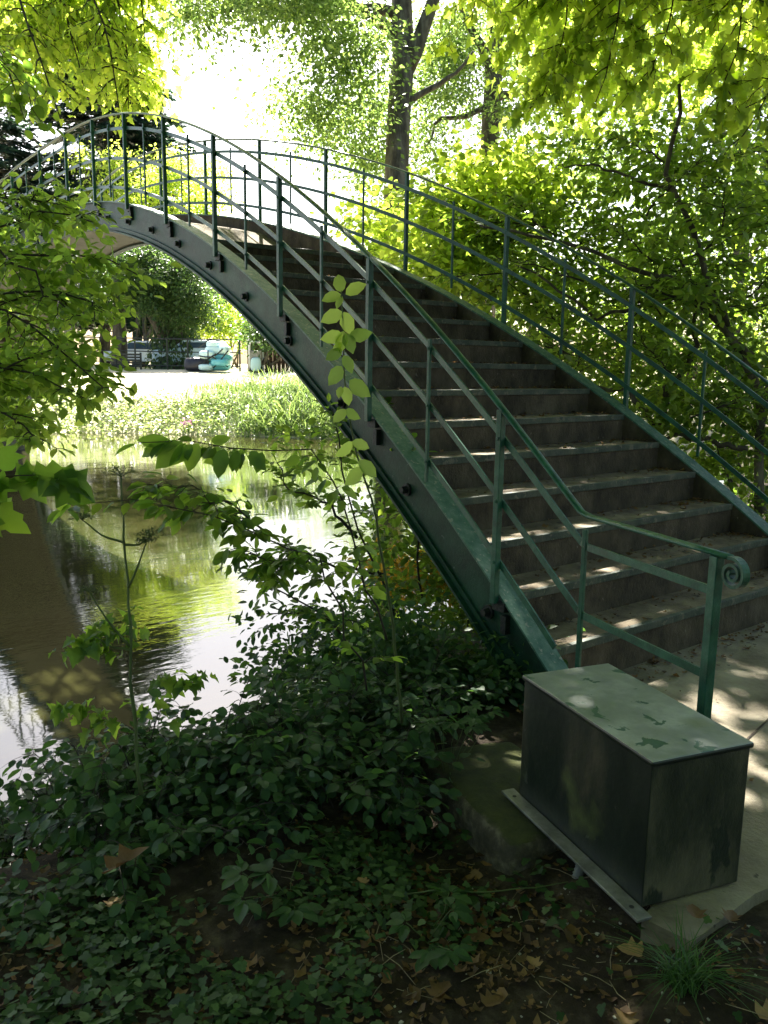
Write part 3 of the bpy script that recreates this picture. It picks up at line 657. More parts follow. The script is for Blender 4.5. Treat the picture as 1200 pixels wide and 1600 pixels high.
bush('broadleaf_tree', 230, 54, [(130, 250, 340, 330, 50, 56, 24), (90, 300, 200, 400, 50, 56, 8), (250, 330, 330, 380, 51, 54, 4)], .24, 330, 1.6, 'sunlit pale green tree seen between the rails at the crest', 21, L_PLANEB, r=.2)
# ivy clad trees under the arch
rg = R(22); b = at(272, 578, 44); b[2] = float(height(b[0], b[1]))-.1
tr = [b, at(272, 545, 44), at(274, 500, 44), at(276, 455, 44), at(277, 430, 44), at(277, 412, 44)]
C = blob_px([(160, 385, 320, 470, 41, 46, 34), (220, 400, 340, 500, 41, 46, 22), (190, 375, 300, 410, 42, 46, 10)], rg)
t_ = tree('lime_tree', b, [(wob(at(268, 552, 43.5), at(228, 480, 43), 6, .04, rg), .26, .16)], [puffs(C, rg.uniform(.8, 1.4, len(C)), rg.integers(300, 480, len(C)), .17, rg, shell=.2)],
     'broad dark tree with an ivy wrapped trunk and leaning limb under the arch', trunk=tr, r0=.7, leafm=L_FARD)
m_ = 3800; zz = rg.uniform(0, 1, m_); an = rg.uniform(0, 6.28, m_); Q = interp_path(np.asarray(tr[:4]), zz); rad = 1.2*(1-.35*zz)+rg.uniform(-.2, .25, m_); dd = np.stack([np.cos(an)*1.25, np.sin(an), an*0], 1)
leaves_obj('trunk_ivy', [(leaf_arrays(Q+dd*rad[:, None], nrm(dd*.3+np.array([0, 0, -1.])+rg.normal(0, .4, dd.shape)), nrm(dd+rg.normal(0, .3, dd.shape)), rg.uniform(.14, .24, m_), T_SIMPLE), T_SIMPLE[1])], L_FARD, t_)
rg = R(23); b = at(186, 578, 44); b[2] = float(height(b[0], b[1]))-.1
C = blob_px([(120, 400, 230, 480, 42, 46, 18), (60, 420, 160, 520, 42, 46, 12)], rg)
tree('lime_tree', b, [], [puffs(C, rg.uniform(.8, 1.3, len(C)), 360, .17, rg)], 'straight dark trunked tree left of the ivy wrapped one under the arch', trunk=[b, at(187, 540, 44), at(186, 480, 44), at(188, 400, 44)], r0=.45, leafm=L_FARD)
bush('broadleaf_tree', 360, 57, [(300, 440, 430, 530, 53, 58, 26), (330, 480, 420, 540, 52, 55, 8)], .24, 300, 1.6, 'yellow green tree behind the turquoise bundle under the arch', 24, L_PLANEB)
bush('laurel_bush', 415, 38, [(395, 500, 470, 545, 36, 40, 12)], .18, 340, .9, 'dark evergreen bush above the brown fence panel by the arch', 25, L_FARD, cat='bush')
bush('broadleaf_tree', 480, 44, [(430, 400, 640, 560, 42, 48, 30)], .17, 320, 1.2, 'green tree on the far bank hidden behind the stairs', 26, L_FAR)
for i, (px, D, bx, lm, lab) in enumerate([
    (-300, 60, [(-420, 200, -150, 560, 56, 64, 46)], L_FARD, 'dark tree beyond the river far to the left'),
    (800, 48, [(640, 330, 900, 560, 44, 50, 34)], L_FAR, 'pale green tree beyond the river behind the right railing'),
    (1100, 36, [(900, 200, 1300, 560, 32, 40, 46)], L_FAR, 'green tree beyond the river at the far right'),
    (1500, 34, [(1300, 100, 1800, 560, 30, 38, 50)], L_FARD, 'tree beyond the river outside the right edge')]):
    bush('broadleaf_tree', px, D, bx, .22, 300, 1.6, lab, 30+i, lm, r=.25)

# ------------------------------------------------------------------ unseen crowns and trees added to shade the foot of the bridge
rg = R(50); sd = np.array(sdir)
b = drop((.5, -7.5)); root = empty('plane_tree', b, 'unseen plane tree added so its high crown shades the foot of the stairs', 'tree')
top = np.array([1.0, -5.0, 6.5]); mb = MB(); mb.tube(wob(b, top, 9, .03, rg), np.linspace(.38, .2, 9), 9); mb.build('trunk', M_BARK, root, smooth=True)
C = []
for i in range(300):
    P = np.array([rg.uniform(-5.5, 2.8), rg.uniform(-2.6, 6), -.2]); t = rg.uniform(5.5, 9.5)
    if (P[1] < .3 and P[0] > -1.2 and rg.uniform() < .62) or (P[0] > -1.0 and P[1] > 2.3 and rg.uniform() < .85): continue
    for k in range(30):          # lift each shading clump along the sun ray until out of view
        q = P+sd*t; v_ = q-CAM; D_ = v_@FF
        if D_ < .6 or 800-FPX*(v_@UU)/D_+1.5*FPX/D_ < -20: break
        t += .7
    C.append(P+sd*t)
for i in range(90): C.append(np.array([rg.uniform(-8, 1.5), rg.uniform(-2, 8), rg.uniform(5, 8)]))  # more unseen clumps overhead, added to block skylight
C = np.array(C); v_ = C-CAM; D_ = v_@FF; py_ = 800-FPX*(v_@UU)/np.maximum(D_, .1); C = C[(D_ < .5) | (py_+1.5*FPX/np.maximum(D_, .1) < -10)]; mb = MB()
for i in range(0, len(C), 9): mb.tube(wob(top, C[i], 8, .05, rg), np.linspace(.12, .02, 8), 5)
mb.build('limb', M_BARK, root, smooth=True)
leaves_obj('crown', [puffs(C, rg.uniform(.8, 1.3, len(C)), 170, .23, rg, shell=.1)], L_PLANE, root)
for i, (x, y, h) in enumerate([(-9, 4, 5), (-8, 9, 6), (-3, 11, 6), (-9, -3, 6), (-6, -9, 5), (3, 10, 5)]):  # trees out of view, added to darken the foreground
    rg = R(60+i); b = drop((x, y)); root = empty('added_shade_tree', b, ['tree behind the viewer', 'tree behind the viewer on the left', 'tree left of the viewer', 'tree behind the viewer on the right', 'tree to the far right of the path', 'tree on the near bank to the left'][i]+' with a dense green crown, added to darken the foreground', 'tree')
    mb = MB(); mb.tube([b, np.array(b)+[0, .2, h*.5], np.array(b)+[.1, .1, h]], [.2, .15, .1], 7); mb.build('trunk', M_BARK, root, smooth=True)
    C = np.array(b)+np.stack([rg.uniform(-2.4, 2.4, 26), rg.uniform(-2.4, 2.4, 26), rg.uniform(.6, h+1.5, 26)], 1)
    leaves_obj('crown', [puffs(C, rg.uniform(1.1, 1.8, 26), 140, .3, rg, shell=.1)], L_FARD, root)

# ------------------------------------------------------------------ plane branches hanging in at the top
def hang(name, base, paths_px, leaf, side_n, side_len, lab, seed, lm, cat='branch', tpl=T_LOBE, extra=None, r0=.02, sub=2, droop=.6, per=.1, trunk_r=None, trunkpath=None):
    rg = R(seed); root = empty(name, base, lab, cat); mb = MB()
    if trunkpath is not None:
        tb = MB(); tb.tube(trunkpath, np.linspace(trunk_r, trunk_r*.6, len(trunkpath)), 8); tb.build('trunk', M_BARK, root, smooth=True)
    parts = []; paths = []
    for q in paths_px:
        P = [at(*k) for k in q]; P = interp_path(np.array(P), np.linspace(0, 1, 12)); P = P+rg.normal(0, .012, P.shape); paths.append(P)
    parts.append(spray(mb, paths, rg, side_n, side_len, leaf, per, droop, tpl, r0=r0, sub=sub, flat_=.45))
    if extra: parts += [f(rg) for f in extra]
    mb.build('branch', M_TWIG, root, smooth=True)
    leaves_obj('foliage', parts, lm, root, smooth=False); return root
b = drop(at(-420, 900, 12.6)[:2])
hang('plane_tree', b, [[(-60, -300, 12.60), (10, -60, 12.04), (60, 90, 11.62), (95, 185, 11.48)], [(60, -320, 12.60), (120, -80, 12.32), (170, 60, 11.90), (185, 170, 11.62)], [(100, -320, 12.60), (170, -60, 12.60), (200, 80, 12.60), (200, 170, 12.60)],
     [(0, -320, 12.60), (80, -80, 12.60), (110, 60, 12.32), (130, 130, 12.04)], [(-120, -200, 12.60), (-60, 0, 12.32), (0, 90, 11.76), (25, 130, 11.62)], [(140, -300, 13.30), (210, -80, 13.02), (220, 0, 12.88), (225, 60, 12.60)]], .125, 26, 1.0,
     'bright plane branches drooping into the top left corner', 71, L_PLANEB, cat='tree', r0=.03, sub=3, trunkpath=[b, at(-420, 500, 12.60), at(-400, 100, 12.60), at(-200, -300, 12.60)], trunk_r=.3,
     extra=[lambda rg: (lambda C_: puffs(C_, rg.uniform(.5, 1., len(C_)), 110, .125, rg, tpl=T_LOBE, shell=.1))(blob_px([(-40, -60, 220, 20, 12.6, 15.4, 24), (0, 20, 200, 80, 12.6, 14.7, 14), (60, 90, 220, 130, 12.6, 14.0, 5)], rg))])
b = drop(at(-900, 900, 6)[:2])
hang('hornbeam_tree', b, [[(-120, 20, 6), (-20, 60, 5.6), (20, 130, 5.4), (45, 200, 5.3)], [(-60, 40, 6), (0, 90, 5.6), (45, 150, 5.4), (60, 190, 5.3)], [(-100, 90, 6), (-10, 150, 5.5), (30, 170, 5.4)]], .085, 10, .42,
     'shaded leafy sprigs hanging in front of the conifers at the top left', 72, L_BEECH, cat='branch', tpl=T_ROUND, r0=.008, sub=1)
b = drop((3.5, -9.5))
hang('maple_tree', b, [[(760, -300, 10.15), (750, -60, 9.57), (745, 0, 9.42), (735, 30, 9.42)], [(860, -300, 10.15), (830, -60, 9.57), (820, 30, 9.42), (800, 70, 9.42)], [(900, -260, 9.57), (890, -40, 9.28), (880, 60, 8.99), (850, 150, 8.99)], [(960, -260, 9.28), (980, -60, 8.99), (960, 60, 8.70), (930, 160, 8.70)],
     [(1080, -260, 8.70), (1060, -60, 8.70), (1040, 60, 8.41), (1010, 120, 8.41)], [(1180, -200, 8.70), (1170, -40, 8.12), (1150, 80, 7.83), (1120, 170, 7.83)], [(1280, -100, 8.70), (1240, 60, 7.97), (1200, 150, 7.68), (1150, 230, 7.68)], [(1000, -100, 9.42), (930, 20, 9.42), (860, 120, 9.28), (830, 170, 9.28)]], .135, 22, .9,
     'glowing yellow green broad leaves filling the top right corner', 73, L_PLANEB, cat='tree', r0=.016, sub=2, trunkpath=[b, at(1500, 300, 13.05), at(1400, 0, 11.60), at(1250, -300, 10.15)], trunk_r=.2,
     extra=[lambda rg: (lambda C_: puffs(C_, rg.uniform(.55, 1.05, len(C_)), 110, .135, rg, tpl=T_LOBE, shell=.1))(blob_px([(800, -60, 1250, 60, 10.2, 13.0, 22), (760, -60, 860, 0, 10.2, 13.0, 6), (850, 60, 1250, 180, 10.2, 13.0, 12)], rg))])

# ------------------------------------------------------------------ big shrub right of the stairs
def px_path(q, rg, n=12, w=.015): P = interp_path(np.array([at(*k) for k in q]), np.linspace(0, 1, n)); return P+rg.normal(0, w, P.shape)
rg = R(80); b = drop(at(1035, 700, 8.9)[:2]); root = empty('hazel_shrub', b, 'large dense hazel shrub with dark crooked stems right of the stairs', 'shrub')
mb = MB()
for q, r in [([(1035, 760, 7.2), (1030, 680, 7.2), (1010, 640, 7.1), (990, 612, 7.1), (940, 606, 7), (880, 612, 7)], .045), ([(1030, 690, 7.2), (1045, 610, 7.2), (1090, 540, 7.2), (1080, 450, 7.2), (1060, 400, 7)], .04),
             ([(1190, 800, 6.6), (1180, 600, 6.6), (1120, 470, 6.8), (1070, 330, 6.6), (1040, 270, 6.5), (1062, 190, 6.4), (1070, 130, 6.4)], .05), ([(1170, 560, 6.6), (1060, 440, 6.8), (950, 405, 7), (880, 380, 7.1), (740, 350, 7.4)], .035),
             ([(1110, 450, 6.8), (1000, 480, 7), (930, 500, 7), (860, 440, 7.2), (780, 400, 7.5)], .025), ([(1050, 300, 6.6), (960, 262, 6.6), (880, 255, 6.8)], .02), ([(1160, 700, 6.4), (1060, 680, 6.8), (990, 700, 7)], .03), ([(1200, 640, 6.4), (1240, 400, 6.2), (1200, 250, 6.2)], .05)]:
    mb.tube(px_path([(x_, y_, d_+1.6) for x_, y_, d_ in q], rg, 16, .02), np.linspace(r, r*.35, 16), 7)
mb.build('stem', M_BARK, root, smooth=True)
tw = MB(); paths = []
for i in range(52):
    s_ = rg.choice(4, p=[.35, .3, .2, .15])
    x0, y0 = [(rg.uniform(980, 1180), rg.uniform(250, 500)), (rg.uniform(880, 1100), rg.uniform(380, 620)), (rg.uniform(1000, 1220), rg.uniform(560, 760)), (rg.uniform(780, 900), rg.uniform(330, 460))][s_]
    D = rg.uniform(7.8, 9.4)+max(0, (1000-x0)/160); an = rg.uniform(-2.9, .3) if s_ != 3 else rg.uniform(-3.6, -2)
    L = rg.uniform(90, 190); paths.append(px_path([(x0, y0, D), (x0+math.cos(an)*L*.5, y0+math.sin(an)*L*.35, D-.2), (x0+math.cos(an)*L, y0+math.sin(an)*L*.6, D-.3)], rg, 8, .01))
pa = spray(tw, paths, rg, 12, .55, .095, .07, .35, T_OVAL, r0=.010, sub=1)
C = blob_px([(x0_, y0_, x1_, y1_, a_+1.8, b_+2, n_) for x0_, y0_, x1_, y1_, a_, b_, n_ in [(830, 330, 1240, 620, 7, 9.5, 84), (1000, 180, 1260, 400, 6.5, 8.5, 44), (1040, 300, 1240, 640, 5.9, 6.6, 16), (700, 330, 900, 470, 8, 10, 22), (860, 230, 1040, 340, 7, 8.5, 12), (780, 440, 960, 580, 7.5, 9.5, 16), (1050, 600, 1260, 760, 6.4, 8, 20), (960, 560, 1100, 640, 7, 8.5, 8), (940, 640, 1060, 690, 6.6, 7.4, 3)]], rg)
pb = puffs(C, rg.uniform(.4, .8, len(C)), 110, .095, rg, tpl=T_OVAL, shell=.1, flat_=.5)
tw.build('twig', M_TWIG, root); leaves_obj('foliage', [pa, pb], L_HAZEL, root)
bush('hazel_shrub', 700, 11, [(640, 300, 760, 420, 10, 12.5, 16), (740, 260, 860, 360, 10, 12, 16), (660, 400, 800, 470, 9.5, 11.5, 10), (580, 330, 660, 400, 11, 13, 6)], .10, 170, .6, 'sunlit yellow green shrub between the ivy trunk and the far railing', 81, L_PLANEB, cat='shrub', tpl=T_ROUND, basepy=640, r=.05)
# single bright leaves poking over the far railing
rg = R(82)
def placed(name, root, items, lm, tpl, stalk=None, wid=1.0, mbstem=None):
    """items: (base px, tip px, D, tilt) -> individually posed leaves"""
    P, Dv, Nn, S = [], [], [], []
    for (bx, by), (tx, ty), D, tl in items:
        p = at(bx, by, D); q = at(tx, ty, D+tl*.02); P.append(p); Dv.append(q-p); S.append(np.linalg.norm(q-p)); n_ = -FF+UU*.5*tl+rg.normal(0, .25, 3); Nn.append(n_)
    return leaf_arrays(np.array(P), np.array(Dv), np.array(Nn), np.array(S), tpl), tpl[1]

# ------------------------------------------------------------------ hornbeam branches over the water at the left
b = drop(at(-700, 1150, 4.6)[:2])
pl = [[(-260, 300, 4.9), (-120, 330, 4.7), (0, 350, 4.5), (90, 330, 4.3), (140, 345, 4.2)], [(-260, 380, 4.9), (-60, 410, 4.6), (60, 395, 4.4), (150, 400, 4.3), (215, 425, 4.2)], [(-260, 420, 4.7), (-60, 470, 4.4), (40, 500, 4.2), (110, 560, 4.1), (165, 610, 4.1)],
      [(-260, 480, 4.6), (-40, 560, 4.3), (60, 590, 4.2), (110, 610, 4.1)], [(-260, 560, 4.6), (-80, 620, 4.3), (20, 650, 4.2), (60, 690, 4.1)], [(-200, 520, 4.6), (-20, 470, 4.4), (70, 450, 4.3), (150, 470, 4.2)],
      [(-200, 350, 4.4), (-20, 380, 4.3), (50, 430, 4.2), (120, 500, 4.1)], [(-200, 640, 4.4), (-60, 600, 4.3), (30, 560, 4.2), (100, 540, 4.1)], [(-220, 300, 4.6), (-60, 300, 4.5), (40, 310, 4.4), (90, 320, 4.4)]]
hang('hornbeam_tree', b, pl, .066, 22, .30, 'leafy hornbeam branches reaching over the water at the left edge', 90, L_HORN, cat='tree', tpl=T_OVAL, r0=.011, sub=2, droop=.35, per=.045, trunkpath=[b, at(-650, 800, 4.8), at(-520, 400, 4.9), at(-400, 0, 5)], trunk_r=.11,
     extra=[lambda rg: (lambda C_: puffs(C_, rg.uniform(.16, .3, len(C_)), 60, .066, rg, tpl=T_OVAL, shell=.1))(blob_px([(-60, 360, 110, 640, 4.4, 5.4, 30), (-60, 560, 70, 690, 4.2, 5, 14), (60, 400, 190, 480, 4.2, 4.8, 7), (100, 520, 150, 620, 4.2, 4.6, 5), (-40, 320, 120, 380, 4.5, 5, 8)], rg))])

# ------------------------------------------------------------------ elm bush below the stringer
b = drop(at(640, 1120, 5.33)[:2]); rg = R(100)
root = empty('elm_bush', b, 'dark stemmed elm bush growing below the near stringer over the water', 'bush'); mb = MB(); tw = MB()
st = [[(640, 1130, 5.33), (625, 960, 5.33), (560, 840, 5.20), (535, 740, 5.20), (520, 640, 5.20)], [(600, 895, 5.26), (540, 890, 5.07), (470, 870, 4.94), (430, 850, 4.81)], [(640, 1100, 5.46), (660, 950, 5.59), (650, 800, 5.72), (600, 700, 5.72)],
      [(640, 1130, 5.33), (560, 1010, 5.20), (470, 940, 5.07), (400, 900, 4.94)], [(650, 1130, 5.46), (720, 1000, 5.72), (760, 920, 5.98)], [(560, 840, 5.20), (520, 790, 5.07), (450, 770, 4.94), (430, 720, 4.94)], [(640, 1110, 5.46), (600, 1000, 5.46), (520, 960, 5.33), (420, 960, 5.20)]]
paths = [px_path(q, rg, 12, .012) for q in st]
for P in paths: mb.tube(P, np.linspace(.011, .004, 12), 6)
mb.build('stem', M_TWIG, root, smooth=True)
pa = spray(tw, paths, rg, 13, .26, .072, .055, .3, T_OVAL, r0=.003, sub=2, tmin=.3)
C = blob_px([(520, 620, 640, 860, 5.5, 6.5, 12), (440, 930, 800, 1080, 5.2, 6.2, 26), (560, 850, 720, 960, 5.5, 6.2, 8), (430, 680, 520, 800, 5.2, 5.7, 2)], rg)
pb = puffs(C, rg.uniform(.17, .34, len(C)), 42, .072, rg, tpl=T_OVAL, shell=.1)
tw.build('twig', M_TWIG, root); leaves_obj('foliage', [pa, pb], L_BEECH, root)
bush('privet_bush', 770, 6.4, [(680, 880, 830, 1060, 5.6, 7.2, 18), (560, 900, 720, 1060, 6, 7, 12), (640, 1000, 840, 1120, 5.2, 6.4, 10)], .055, 90, .33, 'small leaved bush glimpsed in the gap under the stairs', 101, L_HAZEL, cat='bush', tpl=T_OVAL, basepy=1050, r=.015, bark=M_TWIG)
bush('privet_bush', 730, 4.9, [(560, 960, 810, 1130, 4.5, 5.2, 26), (420, 960, 620, 1080, 4.6, 5.4, 14), (700, 1020, 820, 1100, 4.3, 4.7, 8)], .055, 110, .26, 'dark dense bush filling the hollow left of the girder foot', 103, L_BRAMB, cat='bush', tpl=T_OVAL, basepy=1150, r=.012, bark=M_TWIG)
bush('amber_glow_leaves', 650, 6.8, [(590, 855, 720, 925, 6.4, 7.2, 16)], .06, 120, .24, 'amber leaves added to imitate the sunlit glow in the gap beneath the girder', 104, leafmat('amber_glow_leaf', (.22, .16, .02), (.35, .26, .03), (.8, .55, .05), .6), cat='shrub', tpl=T_OVAL, basepy=1010, r=.01, bark=M_TWIG, stems=4)  # leaves added here; the sunlit amber glow is put into their colour
bush('riverside_shrub', 1150, 8.5, [(900, 640, 1250, 900, 8, 9.5, 22), (600, 650, 900, 900, 7.5, 9, 26)], .08, 120, .55, 'shrub on the bank behind the stairs on the far side', 102, L_HAZEL, cat='shrub', tpl=T_OVAL, basepy=900, r=.03)

# young shoot with large oval leaves in front of the stringer
rg = R(110); b = drop(at(628, 1130, 3.4)[:2]); root = empty('sapling_shoot', b, 'slender young shoot with large pale green oval leaves crossing the near stringer', 'sapling')
mb = MB(); mb.tube(px_path([(628, 1130, 3.4), (612, 960, 3.2), (585, 800, 3.0), (552, 690, 2.85), (538, 600, 2.78), (536, 500, 2.75), (533, 455, 2.75)], rg, 20, .002), np.linspace(.007, .0018, 20), 6); mb.build('stem', M_STEM, root, smooth=True)
D = 2.75; it = [((533,457),(528,427)), ((540,460),(572,442)), ((533,460),(502,469)), ((535,463),(525,482)), ((535,487),(501,503)), ((537,487),(549,524)), ((537,517),(530,552)), ((535,522),(501,531)), ((545,526),(582,520)), ((535,547),(508,562)), ((537,555),(551,583)), ((534,572),(514,602)),
        ((546,594),(578,620)), ((538,604),(546,634)), ((533,604),(529,622)), ((540,520),(552,552)), ((536,535),(520,548)), ((540,640),(562,655)), ((541,640),(520,660)), ((550,690),(578,700)), ((551,690),(525,715)), ((560,720),(590,745)), ((565,730),(540,760))]
T_BIG = (T_OVAL[0]*np.array([1, 1.15, 1]), T_OVAL[1])
leaves_obj('foliage', [placed('x', root, [(a_, b_, D, rg.uniform(-1, 1)) for a_, b_ in it], None, T_BIG)], leafmat('young_shoot_leaf', (.06, .13, .03), (.10, .18, .04), (.6, .8, .16), .6), root)

# serrated twig arching over the water
b = drop(at(600, 1150, 3.2)[:2])
root = hang('elm_branch', b, [[(600, 1000, 3.0), (540, 800, 2.7), (490, 710, 2.5), (400, 700, 2.35), (320, 690, 2.25), (228, 690, 2.2)]], .058, 18, .10, 'thin arching twig with a row of pointed leaves above the water', 111, L_BEECH, tpl=T_OVAL, r0=.004, sub=0, droop=.9, per=.035)
rg = R(112); it = [((262,686),(213,690)), ((268,688),(218,712)), ((280,690),(238,712)), ((285,690),(243,733)), ((290,692),(266,730)), ((300,694),(278,724)), ((310,692),(292,738)), ((330,690),(360,684)), ((350,700),(340,748)), ((372,704),(362,738)), ((390,705),(415,735)), ((410,706),(400,740)), ((350,690),(335,680)), ((300,688),(276,684))]
leaves_obj('foliage', [placed('x', root, [(a_, b_, 2.22, rg.uniform(-1, 1)) for a_, b_ in it], None, T_OVAL)], L_BEECH, root)
b = drop(at(560, 1220, 3.2)[:2])
hang('elm_branch', b, [[(580, 1080, 3.0), (500, 880, 2.7), (430, 840, 2.5), (340, 810, 2.4), (250, 780, 2.3), (130, 765, 2.25)], [(430, 840, 2.5), (380, 800, 2.5), (310, 770, 2.4), (230, 765, 2.4)], [(500, 880, 2.7), (430, 880, 2.6), (370, 850, 2.6)]], .052, 22, .15,
     'lower leafy twig stretching left across the reflections', 113, L_BEECH, tpl=T_OVAL, r0=.004, sub=1, droop=.5, per=.035)
# maple sprig at the left edge
b = drop(at(-260, 1500, 2.4)[:2]); rg = R(114)
root = hang('maple_branch', b, [[(-200, 900, 2.2), (-100, 760, 2.1), (20, 745, 2.0), (100, 745, 2.0)], [(-100, 760, 2.1), (-30, 780, 2.1), (5, 800, 2.05)]], .04, 9, .12, 'maple sprig with broad lobed leaves entering at the left edge above the water', 115, L_BEECH, tpl=T_LOBE, r0=.004, sub=0, droop=.6)
it = [((22,745),(80,775)), ((10,745),(-30,790)), ((60,745),(118,748)), ((30,742),(70,728)), ((0,790),(32,842)), ((-10,800),(-30,850)), ((85,750),(130,790)), ((95,745),(150,765)), ((0,700),(25,745))]
leaves_obj('foliage', [placed('x', root, [(a_, b_, 2.0, rg.uniform(-3, 3)) for a_, b_ in it], None, T_LOBE)], L_BEECH, root)

# hogweed
rg = R(120); D = 2.75; b = drop(at(222, 1240, 3.0)[:2]); root = empty('hogweed_plant', b, 'tall branching hogweed stalk with seeding umbels in front of the river', 'plant')
mb = MB(); mb.tube(px_path([(222, 1240, D), (205, 1080, D), (203, 940, D), (193, 850, D), (189, 745, D)], rg, 16, .004), np.linspace(.0062, .0026, 16)*(1+.35*(np.arange(16) % 4 == 0)), 7)
ends = [((194, 848), (128, 812)), ((194, 850), (236, 838)), ((200, 918), (228, 848)), ((203, 1010), (140, 925)), ((204, 1015), (150, 995))]
um = MB()
def umbel(px, py, r, n):
    c = at(px, py, D)
    for i in range(n):
        a = rg.uniform(0, 6.28); e = rg.uniform(.2, 1); p = c+r*np.array([math.cos(a)*e, math.sin(a)*e, .45-.25*e+rg.uniform(-.05, .05)]); um.tube([c, (c+p)/2+[0, 0, .003], p], [.0011, .0009, .0007], 3)
        for k in range(6): q = p+rg.normal(0, .006, 3); um.tube([q-[0, 0, .0015], q+[0, 0, .0015]], .0022, 4)
for (a_, b_) in ends: mb.tube(px_path([(*a_, D), ((a_[0]+b_[0])/2, (a_[1]+b_[1])/2+8, D), (*b_, D)], rg, 7, .001), np.linspace(.005, .002, 7), 5)
for px, py, r_ in [(189, 745, .07), (128, 812, .05), (236, 838, .05), (228, 848, .04), (140, 925, .03)]: umbel(px, py, r_, 18)
mb.build('stem', M_STEM, root, smooth=True); um.build('umbel', M_STEM, root)
leaves_obj('foliage', [spray(None, [px_path([(203, 1010, D), (150, 985, D), (110, 1020, D)], rg), px_path([(207, 1060, D), (180, 940, D+.1), (150, 1000, D)], rg), px_path([(210, 1130, D), (260, 1060, D), (300, 1070, D-.1)], rg), px_path([(212, 1140, D), (150, 1090, D), (90, 1100, D-.1)], rg)], rg, 9, .12, .05, .03, .4, T_LOBE)], L_BEECH, root)

# ------------------------------------------------------------------ brambles along the top of the bank
T_BR = (T_OVAL[0]*np.array([1, 1.25, 1]), T_OVAL[1])
def bramble(n, xr, yr, lab, seed, leaf=.06, hgt=(.25, .55), spread=.5, mtl=L_BRAMB, name='bramble_thicket'):
    rg = R(seed); bs = []
    for i in range(n):
        p = onz(rg.uniform(*xr), rg.uniform(*yr), -.5); bs.append(drop(p[:2]))
    bs = np.array(bs); root = empty(name, drop(bs[:, :2].mean(0)), lab, 'bramble' if 'bramble' in name else 'plant'); mb = MB(); paths = []
    for q in bs:
        a = rg.uniform(0, 6.28); L = rg.uniform(.3, 1)*spread; h = rg.uniform(*hgt); m = q+[math.cos(a)*L*.4, math.sin(a)*L*.4, h]; e = q+[math.cos(a)*L, math.sin(a)*L, h*rg.uniform(.3, .9)]
        t = np.linspace(0, 1, 9)[:, None]; paths.append((1-t)**2*q+2*t*(1-t)*m+t*t*e)
    pa = spray(mb, paths, rg, 9, .15, leaf, .05, .3, T_BR, r0=.0032, sub=0, tmin=.2, tip_taper=.2)
    mb.build('stem', M_TWIG, root); leaves_obj('foliage', [pa], mtl, root); return root
bramble(46, (-40, 300), (1170, 1330), 'bramble thicket with dark leaves at the lower left water edge', 130, .06)
bramble(46, (260, 560), (1150, 1320), 'bramble thicket in the middle of the bank above the ivy', 131, .062)
bramble(34, (480, 690), (1090, 1230), 'bramble thicket under the stairs beside the mossy stone', 132, .055)
bramble(56, (380, 650), (1190, 1330), 'dense bramble mass left of the mossy stone', 138, .06, (.15, .4))
bramble(50, (120, 420), (1240, 1390), 'low bramble mass around the big orange tan leaf', 139, .055, (.12, .35))
bramble(36, (540, 690), (1110, 1190), 'dark bramble clump between the mossy stone and the elm bush', 140, .06, (.25, .5))
bramble(44, (-20, 420), (1210, 1300), 'tall leafy bramble canes rising before the water at the left', 141, .06, (.4, .75), .6)
bramble(26, (300, 640), (1080, 1160), 'taller bramble canes against the bright reflection', 133, .06, (.35, .6))
rg = R(134)
def groundelder(px, py, D, lab, seed, leaf=.045, n=6, h=.3):
    rg = R(seed); b = drop(at(px, py, D)[:2]); root = empty('ground_elder', b, lab, 'plant'); mb = MB(); LP, LD, LN, LS = [], [], [], []
    for i in range(n):
        a = rg.uniform(0, 6.28); L = rg.uniform(.06, .2); e = np.array(b)+[math.cos(a)*L, math.sin(a)*L, h*rg.uniform(.5, 1)]; P = wob(b, e, 6, .04, rg, .04); mb.tube(P, .0016, 4)
        for k in range(-2, 3):
            for f in (.0, .55):
                if k == 0 and f: continue
                an = a+k*.75; d = np.array([math.cos(an), math.sin(an), -.1]); LP.append(e+d*(.01+f*.03)); LD.append(d); LN.append(np.array([0, 0, 1.])+rg.normal(0, .25, 3)); LS.append(leaf*rg.uniform(.8, 1.15))
    mb.build('stem', M_STEM, root); leaves_obj('foliage', [(leaf_arrays(np.array(LP), np.array(LD), np.array(LN), np.array(LS), T_BR), T_BR[1])], L_BRAMB, root)
groundelder(700, 1175, 3.6, 'ground elder with pale leaflets between the brambles and the metal box', 135, .05, 12, .42)
groundelder(670, 1395, 2.65, 'small bramble seedling with one broad leaf left of the conduit', 136, .055, 5, .12)
groundelder(450, 1320, 2.8, 'broad leaved seedling in the dark hollow above the ivy', 137, .07, 5, .14)

